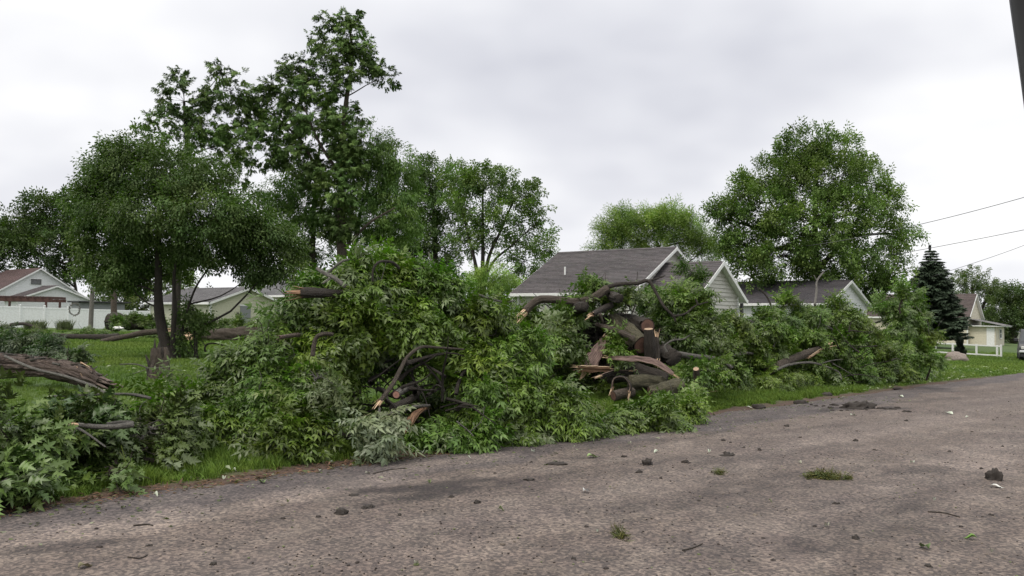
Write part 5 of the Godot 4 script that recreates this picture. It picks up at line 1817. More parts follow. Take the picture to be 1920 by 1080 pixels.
		bough("leafy_bough", "leafy bough in the dark inside of the log pile", "boughs inside the log pile", Q.call(e[0], e[1], e[2]), Vector3(e[3], e[3] * 0.85, e[3]), Vector3(rf(-0.6, 0.6), 0.1, 0.6).normalized(), L.ash[rng.randi() % 4], 56, shade(ash, 0.85), L.one_ash, 0)
	for e in [[1168, 662, -0.1, 0.16, "small leafy sprig hanging between the torn slabs of the log pile"], [1308, 708, -0.2, 0.26, "leafy sprig on the grass behind the pale cut branch end"], [1283, 762, -1.6, 0.28, "bright feathery sprig standing on the verge before the mossy log"], [1205, 778, -1.9, 0.24, "leafy sprig on the verge below the hollow log end"], [1345, 690, 0.6, 0.3, "leafy sprig where the log pile meets the far pile"]]:
		bough("leafy_sprig", e[4], "", Q.call(e[0], e[1], e[2]), Vector3(e[3], e[3] * 0.9, e[3]), Vector3(0.2, 0.5, 0.7).normalized(), L.ash[rng.randi() % 4], 24, shade(ash, 1.08), L.one_ash, 6)
	tangle("dark tangle of sticks inside the log pile", Q.call(1115, 640, 1.6), Vector3(1.2, 0.75, 0.5), 330, "bark_dark")
	var px := D / F
	log_thing("broken_limb", "long thick broken limb with splintered pale end laid across the top of the log pile", "limb", [Q.call(985, 583, 0.2), Q.call(1008, 563, 0.3), Q.call(1040, 562, 0.4), Q.call(1075, 566, 0.5), Q.call(1108, 560, 0.6), Q.call(1140, 541, 0.7)], 7.5 * px, 7.5 * px, "bark", "wood_pale", "")
	branch("dark arching branch that forks off the long broken limb over the house wing", [Q.call(1135, 540, 0.8), Q.call(1160, 533, 0.8), Q.call(1195, 531, 0.8), Q.call(1216, 527, 0.8), Q.call(1232, 552, 0.7), Q.call(1245, 575, 0.6), Q.call(1262, 592, 0.6), Q.call(1266, 602, 0.6)], 4.5 * px, 2.0 * px, "bark_dark", [[Q.call(1216, 527, 0.8), Q.call(1232, 522, 0.9), Q.call(1247, 517, 1.0)], [Q.call(1262, 593, 0.6), Q.call(1285, 588, 0.6), Q.call(1303, 574, 0.7), Q.call(1328, 566, 0.7)], [Q.call(1309, 572, 0.7), Q.call(1304, 560, 0.7)]])
	log_thing("cut_log", "thick furrowed log with dark round cut face in the middle of the log pile", "log", [Q.call(1204, 647, 0.0), Q.call(1182, 628, 0.45), Q.call(1150, 604, 1.1)], 17.5 * px, 18 * px, "bark_moss", "end_red", "", 0.2, 22)
	log_thing("cut_log", "upper log with reddish oval cut face behind the upright stub", "log", [Q.call(1214, 611, 0.35), Q.call(1195, 606, 1.0), Q.call(1150, 596, 2.0)], 14 * px, 15 * px, "bark_dark", "end_red", "", 0.2, 18)
	log_thing("cut_stub", "upright dark stub with small pale cut top in the log pile", "stub", [Q.call(1216, 617, -0.05), Q.call(1217, 640, 0.0), Q.call(1219, 668, 0.1)], 9 * px, 12 * px, "bark_dark", "end_pale", "", 0.2, 12)
	log_thing("cut_log", "log with reddish cut face at the shaded near side of the log pile", "log", [Q.call(1024, 632, -0.1), Q.call(1050, 628, 0.6), Q.call(1090, 622, 1.4)], 12.5 * px, 12.5 * px, "bark_dark", "end_red", "", 0.15, 16)
	log_thing("cut_branch", "thin branch with small pink cut end deep in the log pile's shadow", "branch", [Q.call(1093, 652, 0.25), Q.call(1110, 650, 1.0), Q.call(1125, 648, 1.6)], 5 * px, 5 * px, "bark_dark", "end_pink", "", 0.1, 10)
	log_thing("cut_log", "short stub of log lying under the long broken limb", "log", [Q.call(1097, 574, 0.15), Q.call(1080, 578, 0.5), Q.call(1065, 583, 0.9)], 9 * px, 10 * px, "bark_dark", "", "", 0.3, 14)
	log_thing("broken_limb", "short limb with pale torn tip poking out below the long broken limb", "limb", [Q.call(1110, 590, 0.0), Q.call(1125, 582, 0.4), Q.call(1145, 572, 0.9)], 5 * px, 7 * px, "bark_dark", "wood_pale", "", 0.12, 10)
	log_thing("cut_log", "dark log end in shade at the top of the pile beside the leafy crest", "log", [Q.call(1160, 560, 0.3), Q.call(1145, 553, 0.9)], 9 * px, 9 * px, "bark_dark", "", "", 0.3, 14)
	branch("grey limb slanting down across the furrowed log", [Q.call(1118, 608, 0.3), Q.call(1140, 615, 0.1), Q.call(1163, 623, -0.1), Q.call(1188, 637, -0.1)], 4 * px, 7 * px, "bark", [[Q.call(1131, 605, 0.15), Q.call(1124, 588, 0.1)]])
	slab("broad plank of torn pinkish trunk wood leaning up into the log pile", [Q.call(1098, 694, -0.35), Q.call(1115, 668, -0.1), Q.call(1134, 634, 0.3)], Vector3(1, 0.35, 0), [34 * px, 34 * px, 16 * px], 0.03, 0.12, "wood_pink", "bark_dark")
	slab("thin upright strip of torn wood standing by the upright stub", [Q.call(1231, 632, 0.2), Q.call(1232, 655, 0.1), Q.call(1234, 676, 0.0)], Vector3(1, 0, 0.2), [8 * px, 12 * px, 10 * px], 0.03, 0.1, "wood_pink", "bark_dark")
	slab("peeled pale tan strip of wood lying at the near foot of the log pile", [Q.call(1084, 689, -0.5), Q.call(1110, 690, -0.5), Q.call(1141, 691, -0.3)], Vector3(0, 0.9, 0.5), [9 * px, 13 * px, 8 * px], 0.05, -0.2, "wood_pale", "wood_brown")
	slab("wide arched slab of split trunk, pale inside, over the hollow of the log pile", [Q.call(1142, 671, -0.3), Q.call(1165, 673, -0.5), Q.call(1195, 674, -0.5), Q.call(1228, 681, -0.5), Q.call(1262, 702, -0.6)], Vector3(0.1, 0.75, -0.65), [8 * px, 10 * px, 15 * px, 15 * px, 6 * px], 0.04, -0.12, "wood_pale", "wood_pink")
	slab("reddish torn slab lying low under the arched slab", [Q.call(1125, 705, -0.4), Q.call(1150, 697, -0.3), Q.call(1178, 697, -0.2)], Vector3(0.1, 0.8, 0.5), [9 * px, 12 * px, 6 * px], 0.04, -0.15, "wood_pink", "bark_dark")
	log_thing("hollow_log", "dark hollow split log under the arched slab", "log", [Q.call(1140, 700, -0.1), Q.call(1190, 700, -0.05), Q.call(1250, 716, -0.2)], 17 * px, 15 * px, "bark_dark", "", "", 0.3, 18)
	log_thing("cut_log", "thick dark mossy log end beside the arched slab", "log", [Q.call(1262, 670, -0.1), Q.call(1253, 666, 0.4), Q.call(1235, 662, 1.2)], 15 * px, 17 * px, "bark_dark", "", "", 0.3, 22)
	log_thing("cut_log", "mossy log lying lowest at the front of the log pile", "log", [Q.call(1218, 736, -1.0), Q.call(1245, 730, -0.95), Q.call(1275, 722, -0.8)], 11 * px, 14 * px, "bark_moss", "end_red", "", 0.25, 16)
	log_thing("cut_log", "moss-covered round log half buried beneath the arched slab", "log", [Q.call(1180, 718, -0.6), Q.call(1210, 716, -0.5), Q.call(1240, 720, -0.3)], 14 * px, 15 * px, "bark_moss", "", "", 0.25, 16)
	slab("curled ring of reddish bark standing on edge low in the log pile", [Q.call(1148, 728, -0.9), Q.call(1153, 710, -0.9), Q.call(1170, 708, -0.9), Q.call(1181, 722, -0.9), Q.call(1179, 736, -0.9)], Vector3(0.25, 0.1, -1), [10 * px, 12 * px, 13 * px, 12 * px, 10 * px], 0.025, 0.05, "wood_pink", "bark_dark")
	log_thing("cut_log", "short round log below the curled bark ring", "log", [Q.call(1150, 742, -1.0), Q.call(1165, 738, -0.9), Q.call(1185, 736, -0.7)], 9 * px, 9 * px, "bark", "end_red", "", 0.2, 12)
	branch("grey limb stretching from the mossy log end into the far pile", [Q.call(1272, 664, 0.2), Q.call(1300, 668, 0.4), Q.call(1330, 671, 0.7), Q.call(1352, 676, 1.0), Q.call(1373, 690, 1.0)], 6 * px, 3.5 * px, "bark_grey", [])
	log_thing("cut_branch", "branch with pale round cut end sticking up from the leaves right of the arched slab", "branch", [Q.call(1305, 692, -0.6), Q.call(1306, 706, -0.5), Q.call(1308, 722, -0.4)], 5.5 * px, 7 * px, "bark", "end_pale", "", 0.12, 12)
	branch("thin bare forked twig rising over the mossy log end", [Q.call(1250, 660, -0.6), Q.call(1247, 648, -0.6), Q.call(1262, 638, -0.6), Q.call(1280, 636, -0.5), Q.call(1293, 629, -0.5)], 2.2 * px, 1.2 * px, "bark_grey", [[Q.call(1262, 638, -0.6), Q.call(1268, 630, -0.6)]])
	for e in [[1320, 736, 26, "reddish chunk of broken trunk on the grass beyond the mossy log"], [1352, 728, 30, "pinkish split chunk on the grass beside the reddish chunk"]]:
		var c := G(e[0], e[1] + 4)
		var o := thing("wood_chunk", e[3], "wood chunk", c)
		put("heartwood", lump(e[2] * 0.5 * px, int(e[0]), 0.45, Vector3(1.0, 0.5, 0.7), 7), M.wood_pink, o)
		var bk := put("bark", lump(e[2] * 0.42 * px, int(e[0]) + 3, 0.3, Vector3(1.1, 0.35, 0.8), 7), M.bark_dark, o)
		bk.position = Vector3(0.04, -0.03, -0.05)
		var sp := begin()
		splinter(sp, Vector3(e[2] * 0.4 * px, 0.03, 0), Vector3(1, 0.15, 0.1).normalized(), 0.07, 0.3, 7)
		put("splinters", done(sp), M.wood_pale, o)
	# --- bare wood in the tall pile
	var T := func(px_: float, py: float, dd := 0.0) -> Vector3:
		var yb := along(foot, px_)
		var d0 := G_depth(px_, yb) - 0.12
		return P(px_, py, d0 + 0.75 * (yb - py) / F * d0 + dd)
	var tp := 12.3 / F
	log_thing("cut_log", "dark log jutting out level near the top of the tall brush pile", "log", [T.call(564, 549, -0.45), T.call(590, 549, -0.4), T.call(640, 552, -0.1)], 8.5 * tp, 8 * tp, "bark_dark", "wood_brown", "", 0.35, 14)
	branch("crooked forked branch sticking up at the crest of the tall pile", [T.call(648, 537, -0.35), T.call(628, 522, -0.4), T.call(608, 512, -0.4), T.call(594, 503, -0.4)], 4.5 * tp, 3 * tp, "bark_grey", [[T.call(612, 514, -0.4), T.call(638, 492, -0.45), T.call(655, 486, -0.4)], [T.call(622, 519, -0.4), T.call(605, 532, -0.45)]])
	branch("hoop-shaped bent branch near the top of the tall brush pile", [T.call(699, 528, -0.4), T.call(700, 505, -0.5), T.call(712, 491, -0.55), T.call(735, 492, -0.5), T.call(748, 503, -0.4)], 1.8 * tp, 3.0 * tp, "bark_dark")
	branch("thin bare twig standing up behind the crest of the tall pile", [T.call(822, 520, 0.2), T.call(816, 496, 0.25), T.call(807, 486, 0.3), T.call(804, 473, 0.35)], 2.2 * tp, 1.2 * tp, "bark_grey", [[T.call(812, 492, 0.2), T.call(790, 498, 0.2)]])
	branch("thin bare twigs reaching out from the far shoulder of the tall pile", [T.call(898, 553, -0.1), T.call(925, 562, -0.1), T.call(945, 566, 0.0), T.call(964, 564, 0.0)], 2.5 * tp, 1.4 * tp, "bark_grey", [[T.call(940, 566, 0), T.call(930, 583, 0), T.call(920, 592, 0)]])
	log_thing("broken_limb", "long slender arched limb with torn base across the front of the tall pile", "limb", [T.call(713, 752, -0.25), T.call(735, 722, -0.35), T.call(752, 690, -0.4), T.call(765, 668, -0.45), T.call(790, 651, -0.5), T.call(825, 652, -0.5), T.call(870, 655, -0.5)], 4.4 * tp, 1.6 * tp, "bark", "wood_pale", "", 0.12, 10)
	log_thing("cut_log", "thin log with pink cut face in the dark hollow of the tall pile", "log", [T.call(743, 740, 0.15), T.call(755, 732, 0.4), T.call(775, 720, 0.9)], 6.5 * tp, 7 * tp, "bark_grey", "end_pink", "", 0.12, 12)
	log_thing("dark_limb", "dark bent limb lying below the pink cut face in the hollow", "limb", [T.call(735, 765, 0.1), T.call(755, 756, 0.2), T.call(775, 745, 0.4), T.call(790, 728, 0.8)], 6 * tp, 6 * tp, "bark_dark", "", "", 0.15, 10)
	branch("thin grey stick lying across the bottom of the dark hollow", [T.call(706, 782, -0.2), T.call(745, 772, -0.2), T.call(775, 763, -0.15), T.call(805, 760, 0.1)], 3.2 * tp, 2.4 * tp, "bark_grey")
	slab("torn orange-brown piece of trunk at the bottom of the dark hollow", [T.call(766, 792, 0.0), T.call(774, 776, 0.05), T.call(795, 765, 0.25)], Vector3(1, 0.4, 0), [10 * tp, 16 * tp, 9 * tp], 0.06, -0.25, "wood_brown", "bark_dark")
	branch("pair of short vertical twigs under the torn limb base", [T.call(712, 765, -0.25), T.call(710, 785, -0.2), T.call(716, 806, -0.15)], 2.2 * tp, 1.6 * tp, "bark_grey", [[T.call(712, 770, -0.25), T.call(722, 806, -0.2)]])
	branch("arched dark branch over a gap on the near flank of the tall pile", [T.call(586, 668, -0.35), T.call(592, 636, -0.45), T.call(606, 626, -0.5), T.call(624, 627, -0.4)], 4 * tp, 3 * tp, "bark")
	log_thing("cut_log", "dark log with brown cut face poking out at the pile's foot near the road", "log", [T.call(590, 806, -0.12), T.call(615, 812, 0.1), T.call(650, 818, 0.5)], 8.5 * tp, 8 * tp, "bark_dark", "end_red", "", 0.15, 14)
	log_thing("broken_limb", "short torn reddish limb on the near shoulder of the tall pile", "limb", [T.call(527, 632, -0.4), T.call(540, 630, -0.3), T.call(560, 628, 0.0)], 3.5 * tp, 4 * tp, "bark_pink", "wood_pink", "", 0.15, 8)
	branch("thin twig lying in the leaves at the far foot of the tall pile", [T.call(856, 790, -0.4), T.call(876, 806, -0.4), T.call(888, 818, -0.4)], 1.6 * tp, 1.0 * tp, "bark_grey", [[T.call(880, 810, -0.4), T.call(902, 790, -0.4), T.call(908, 762, -0.4)]])
	# --- bare wood in the low near heap
	var S := func(px_: float, py: float, dd: float) -> Vector3: return P(px_, py, dd)
	branch("long thin bare branch slanting over the shaggy bark log", [S.call(10, 668, 12.6), S.call(60, 690, 12.0), S.call(120, 705, 11.6), S.call(170, 722, 11.3), S.call(200, 738, 11.1)], 0.018, 0.017, "bark_grey")
	branch("long thin bare branch lying level along the top of the low near heap", [S.call(100, 743, 9.6), S.call(150, 741, 9.6), S.call(200, 739, 9.7), S.call(250, 740, 9.8), S.call(283, 747, 9.8)], 0.012, 0.018, "bark_grey", [[S.call(195, 740, 9.7), S.call(170, 762, 9.4), S.call(150, 773, 9.2)]])
	branch("stout pale grey broken branch in the middle of the low near heap", [S.call(146, 796, 8.7), S.call(180, 800, 8.7), S.call(215, 800, 8.7), S.call(250, 796, 8.8)], 0.022, 0.030, "bark_grey", [[S.call(200, 794, 8.75), S.call(230, 791, 8.8), S.call(250, 793, 8.8)]], "wood_pale")
	branch("short bare stick slanting down below the pale grey branch", [S.call(137, 800, 8.65), S.call(155, 808, 8.6), S.call(176, 822, 8.55), S.call(198, 838, 8.5)], 0.014, 0.008, "bark_grey", [[S.call(143, 803, 8.65), S.call(132, 825, 8.6)]])
	branch("bare stick poking out of the maple leaves near the road corner", [S.call(-10, 912, 7.5), S.call(18, 895, 7.6)], 0.012, 0.01, "bark_grey")
	branch("bare stick in the maple leaves above the corner stick", [S.call(42, 888, 7.8), S.call(68, 866, 7.9)], 0.012, 0.01, "bark_grey")
	# --- wood in the far pile
	var R := func(px_: float, py: float, dd := 0.0) -> Vector3:
		var yb := along(foot3, px_)
		var d0 := G_depth(px_, yb) + 0.3
		return P(px_, py, d0 + 0.75 * (yb - py) / F * d0 + dd)
	var rp := 24.0 / F
	log_thing("broken_limb", "thick broken limb with pale torn end slanting through the far pile", "limb", [R.call(1550, 650, -0.8), R.call(1515, 662, -0.8), R.call(1480, 676, -0.75), R.call(1440, 696, -0.6)], 6 * rp, 8 * rp, "bark", "wood_pale", "", 0.14, 12)
	slab("pale torn strip of wood hanging from the broken limb of the far pile", [R.call(1552, 650, -0.9), R.call(1538, 657, -0.95), R.call(1520, 668, -0.95)], Vector3(0.3, 1, 0), [5 * rp, 8 * rp, 3 * rp], 0.02, 0.1, "wood_pale", "wood_pink")
	branch("long thin bare forked branch along the front foot of the far pile", [R.call(1450, 696, -0.9), R.call(1480, 684, -0.9), R.call(1520, 680, -0.95), R.call(1550, 688, -0.9), R.call(1572, 698, -0.9), R.call(1578, 712, -0.9)], 2.4 * rp, 1.6 * rp, "bark_grey", [[R.call(1535, 683, -0.9), R.call(1560, 676, -0.9), R.call(1580, 674, -0.9)], [R.call(1562, 682, -0.9), R.call(1585, 695, -0.9), R.call(1600, 705, -0.9)]])
	branch("dark bare twig standing up above the crest of the far pile", [R.call(1528, 572, 0.1), R.call(1531, 548, 0.2), R.call(1532, 527, 0.2), R.call(1544, 510, 0.2)], 2.6 * rp, 1.6 * rp, "bark_grey", [[R.call(1532, 527, 0.2), R.call(1526, 516, 0.2)]])
	branch("crooked grey branches lying in the leaves at the near side of the far pile", [R.call(1400, 600, -0.4), R.call(1430, 612, -0.5), R.call(1452, 628, -0.6), R.call(1462, 642, -0.7)], 2.4 * rp, 1.8 * rp, "bark_grey", [[R.call(1440, 620, -0.6), R.call(1455, 634, -0.7), R.call(1450, 650, -0.8)], [R.call(1425, 640, -0.7), R.call(1445, 640, -0.7), R.call(1460, 648, -0.7)]])
	branch("thin bare twig arching over the crest of the far pile", [R.call(1450, 585, 0.0), R.call(1440, 560, 0.1), R.call(1428, 545, 0.15), R.call(1420, 540, 0.2)], 2.0 * rp, 1.4 * rp, "bark_dark")
	branch("pale bare limb at the join of the far pile and log pile", [R.call(1375, 668, -0.5), R.call(1395, 662, -0.5), R.call(1412, 663, -0.4)], 2.6 * rp, 2.0 * rp, "bark_grey")
	branch("pale bare stick high on the far pile's flank", [R.call(1540, 608, -0.5), R.call(1555, 614, -0.6), R.call(1564, 621, -0.6)], 2.0 * rp, 1.4 * rp, "bark_grey")
	# --- on the lawn
	var b0 := G(120, 725)
	var bd := 17.2
	shaggy_log([P(-110, 672, bd - 0.3), P(-40, 678, bd - 0.2), P(20, 684, bd), P(80, 690, bd), P(140, 700, bd - 0.1), P(192, 722, bd - 0.2)])
	branch("thin grey pole lying under the shaggy bark log", [P(-60, 707, 17.6), P(0, 706, 17.5), P(48, 703, 17.4)], 0.05, 0.045, "bark_grey")
	stump()
	log_thing("fallen_log", "huge fallen trunk with pale torn end lying across the back of the lawn", "fallen trunk", [P(362, 634, 44), P(385, 629, 44.3), P(430, 629, 44.8), P(492, 624, 46)], 0.30, 0.40, "bark", "wood_pale", "", 0.2, 18)
	branch("thin bare forked branch below the torn end of the fallen trunk", [P(392, 668, 28), P(384, 655, 28), P(390, 645, 28), P(410, 645, 28), P(435, 655, 28)], 0.035, 0.02, "bark_dark", [[P(386, 650, 28), P(378, 638, 28.2)]])
	log_thing("fallen_limb", "long dark limb lying on the lawn between the post and lawn tree", "fallen limb", [P(190, 640, 40), P(235, 631, 40), P(270, 624, 40.3), P(302, 621, 40.5)], 0.10, 0.15, "bark", "", "wood_pale", 0.15, 12)
	log_thing("fallen_limb", "dark limb lying flat at the back of the lawn before the post", "fallen limb", [P(100, 628, 42), P(140, 631, 42), P(180, 632, 42), P(222, 632, 42)], 0.10, 0.17, "bark_dark", "", "", 0.15, 12)
	log_thing("fallen_log", "mossy dark root-end of a fallen trunk before the white fence", "fallen trunk", [P(203, 602, 52), P(235, 605, 52), P(270, 605, 52.5), P(305, 611, 53)], 0.46, 0.40, "bark_dark", "end_red", "", 0.35, 16)
	log_thing("fallen_limb", "thin curved limb lying before the fence at the far end of the lawn", "fallen limb", [P(20, 609, 50), P(45, 607, 50), P(62, 612, 50), P(75, 617, 50)], 0.10, 0.07, "bark_dark", "", "", 0.15, 8)
	var sheet_ := put("white_scrap", lump(0.26, 77, 0.8, Vector3(1.0, 0.3, 0.5), 8), M.paper)
	sheet_.position = P(222, 615, 47)
	tag(sheet_, "scrap of white siding lying in the brush behind the lawn", "debris")
	# low brush strewn at the back of the lawn
	var back := []
	for k in 15:
		back.append([10 + k * 34 + rf(-10, 10), 632 + rf(-6, 6), rf(45, 50)])
	for e in back:
		if e[0] > 350 and e[0] < 500:
			e[1] = 622
		bough("leafy_bough", "low leafy bough strewn along the back of the lawn before the fence", "boughs strewn at the back of the lawn", P(e[0], e[1], e[2]), Vector3(0.75, 0.16, 0.6), Vector3(rf(-1, 1), 0.05, rf(0, 0.6)).normalized(), L.ash[rng.randi() % 4], 54, shade(ash, 0.9), L.one_ash, 0, 0.3, 1.25)
	for e in [[220, 610, 50], [245, 604, 51], [275, 606, 51], [300, 612, 50.5]]:
		bough("leafy_bough", "upright leafy bough on the root-end of the fallen trunk", "boughs on the fallen root-end", P(e[0], e[1], e[2]), Vector3(0.3, 0.26, 0.3), Vector3(0.1, 0.8, 0.2).normalized(), L.ash[rng.randi() % 4], 34, ash, L.one_ash, 0, 0.3, 1.2)
	for e in [[408, 608, 47], [440, 612, 46], [484, 612, 46], [372, 605, 48]]:
		bough("leafy_bough", "leafy bough behind the huge fallen trunk", "boughs behind the fallen trunk", P(e[0], e[1], e[2]), Vector3(0.3, 0.3, 0.3), Vector3(0.1, 0.8, 0.2).normalized(), L.ash[rng.randi() % 4], 34, ash, L.one_ash, 0, 0.3, 1.2)
	for e in [[20, 655, 25], [55, 652, 24.5], [95, 660, 24], [118, 668, 23], [0, 640, 27], [70, 640, 27]]:
		bough("leafy_bough", "grey-green leafy bough heaped on the lawn behind the shaggy bark log", "boughs behind the shaggy bark log", P(e[0], e[1], e[2]), Vector3(0.45, 0.22, 0.4), Vector3(0.5, 0.2, 0.5).normalized(), L.ash[rng.randi() % 4], 60, Color(0.072, 0.112, 0.052), L.one_ash, 0, 0.3, 1.1)

# the shaggy log: bark in deep plates that lift away
func shaggy_log(pts: Array) -> void:
	var c := curve(pts, 14)
	var base: Vector3 = c[c.size() / 2]
	base.y = gh(base)
	var root := thing("shaggy_log", "big shaggy-barked log with splintered end resting on the lawn", "log", base)
	var st := begin()
	var n := c.size()
	var sides := 56
	var x := Vector3.UP
	var rings := []
	var lens := 0.0
	for i in n:
		var t: Vector3 = ((c[mini(i + 1, n - 1)] as Vector3) - c[maxi(i - 1, 0)]).normalized()
		x = x.slide(t).normalized()
		var y := t.cross(x)
		if i > 0:
			lens += ((c[i] as Vector3) - c[i - 1]).length()
		var taper := 1.0 - 0.55 * smoothstep(0.86, 1.0, float(i) / (n - 1))
		var ring := []
		for k in sides:
			var a := TAU * k / sides
			var tw := a + lens * 0.22
			var v := 1.0 - absf(fine.get_noise_3d(cos(tw) * 120.0, sin(tw) * 120.0, lens * 16.0)) * 2.2
			var v2 := fine.get_noise_3d(cos(tw) * 260.0 + 40.0, sin(tw) * 260.0, lens * 30.0)
			ring.append((c[i] as Vector3) - base + (x * cos(a) + y * sin(a)) * 0.17 * taper * (0.82 + 0.42 * v + 0.22 * v2))
		rings.append([ring, lens])
	for i in n - 1:
		for k in sides:
			var k2 := (k + 1) % sides
			for w in [[i, k], [i + 1, k], [i + 1, k2], [i, k], [i + 1, k2], [i, k2]]:
				var kk: float = w[1] if not (w[1] == 0 and k == sides - 1) else sides
				st.set_uv(Vector2(kk / sides * 7.0, rings[w[0]][1]))
				st.add_vertex(rings[w[0]][0][w[1]])
	put("bark", done(st), M.bark_pink, root)
	# lifted plates of bark
	for k in 130:
		var i := rng.randi_range(2, n - 6)
		var a := rng.randi_range(0, sides - 1)
		var p: Vector3 = rings[i][0][a]
		var cen: Vector3 = (c[i] as Vector3) - base
		var out := (p - cen).normalized()
		if out.y < -0.3:
			continue
		var t: Vector3 = ((c[i + 1] as Vector3) - c[i]).normalized().rotated(out, rf(-0.35, 0.35))
		var len := rf(0.10, 0.34)
		var ps := begin()
		tube(ps, [p + t * -len * 0.5 - out * 0.01, p + out * 0.02, p + t * len * 0.35 + out * rf(0.0, 0.04), p + t * len * 0.5 + out * rf(0.0, 0.10)], 0.026, 0.010, 5, 0.4)
		put("bark_strip", done(ps), [M.bark_pink, M.bark, M.bark_grey][k % 3], root)
	var es := begin()
	var last: Vector3 = (c[n - 1] as Vector3) - base
	var dir: Vector3 = ((c[n - 1] as Vector3) - c[n - 4]).normalized()
	splinter(es, last, dir, 0.15, 0.55, 26)
	put("splintered_end", done(es), M.bark_pink, root)
	var e2 := begin()
	splinter(e2, last - dir * 0.45 + Vector3(0, 0.2, 0.08), (dir + Vector3(0, -0.2, 0.1)).normalized(), 0.07, 0.34, 7)
	put("torn_wood", done(e2), M.wood_pale, root)

# the splintered stump before the lawn tree
func stump() -> void:
	var b := G(300, 712)
	var d := G_depth(300, 712)
	var root := thing("splintered_stump", "dark splintered stump with jagged spikes standing before the lawn tree", "stump", b)
	var st := begin()
	var u := d / F
	tube(st, [Vector3(0.02, -0.06, 0), Vector3(0.0, 6 * u, 0), Vector3(-0.02, 22 * u, 0), Vector3(-0.05, 42 * u, 0), Vector3(-0.07, 60 * u, 0)], 27 * u, 13 * u, 22, 0.7, true, true, 0.38)
	put("bark", done(st), M.bark, root)
	for e in [[-0.10, 50, 76, 6, -0.03], [-0.03, 50, 72, 7, 0.0], [0.03, 46, 62, 7, 0.02], [-0.16, 26, 46, 6, -0.16], [0.12, 4, 20, 9, 0.16], [-0.14, 2, 22, 10, -0.16]]:
		var sp := begin()
		tube(sp, [Vector3(e[0], (e[1] - 16) * u, 0.04), Vector3(e[0] + e[4] * 0.35, (e[1] + 4) * u, 0.06), Vector3(e[0] + e[4], e[2] * u, 0.02)], e[3] * u, 0.010, 7, 0.5)
		put("spike", done(sp), M.bark if e[3] == 5 else M.bark_dark, root)
	branch("thin bare twig leaning against the splintered stump", [P(225, 683, d - 2.0), P(255, 683, d - 2.0), P(280, 690, d - 2.0), P(310, 689, d - 2.0)], 0.012, 0.012, "bark_grey", [[P(280, 690, d - 2.0), P(262, 697, d - 2.0), P(245, 702, d - 2.0)]])

# ---------------------------------------------------------------- small things on the ground
func clod(px: float, py: float, w: float, h: float, label: String, group: String, dir := 0.0) -> void:
	var c := G(px, py)
	var d := G_depth(px, py)
	var r := w * 0.5 * d / F
	var o := put("mud_clod", lump(r, int(px), 0.95, Vector3(1.0, clampf(h / w * 1.2, 0.25, 1.1), 0.8), 9), M.mud)
	o.position = c + Vector3.UP * r * 0.25 * h / w
	o.rotation.y = rf(0, TAU)
	tag(o, label, "mud clod", group)

func loose_leaf(px: float, py: float, w: float, col: Color, label: String, group := "") -> void:
	var c := G(px, py)
	var d := G_depth(px, py)
	var st := begin()
	var s := w * d / F
	var y := rf(0.01, 0.03)
	st.set_color(Color(1, 1, 1))
	# a curled leaf: two rows of facets bent about the midrib
	var rim := [0.0, 0.62, 1.0, 0.8, 0.35, 0.0]
	for side in [-1.0, 1.0]:
		for i in 5:
			var z0 := (i / 5.0 - 0.5) * s
			var z1 := ((i + 1) / 5.0 - 0.5) * s
			var m0 := Vector3(0, y * 0.4 + 0.012 * sin(i * 1.2), z0)
			var m1 := Vector3(0, y * 0.4 + 0.012 * sin((i + 1) * 1.2), z1)
			var e0 := m0 + Vector3(side * rim[i] * s * 0.3, y * rim[i], 0)
			var e1 := m1 + Vector3(side * rim[i + 1] * s * 0.3, y * rim[i + 1], 0)
			tri(st, m0, m1, e1)
			tri(st, m0, e1, e0)
	var m: StandardMaterial3D = M.leaf_matt.duplicate()
	m.albedo_color = col.linear_to_srgb()
	m.vertex_color_use_as_albedo = false
	m.backlight_enabled = false
	var o := put("fallen_leaf", done(st), m)
	o.position = c + Vector3.UP * 0.012
	o.rotation.y = rf(0, TAU)
	tag(o, label, "leaf", group)

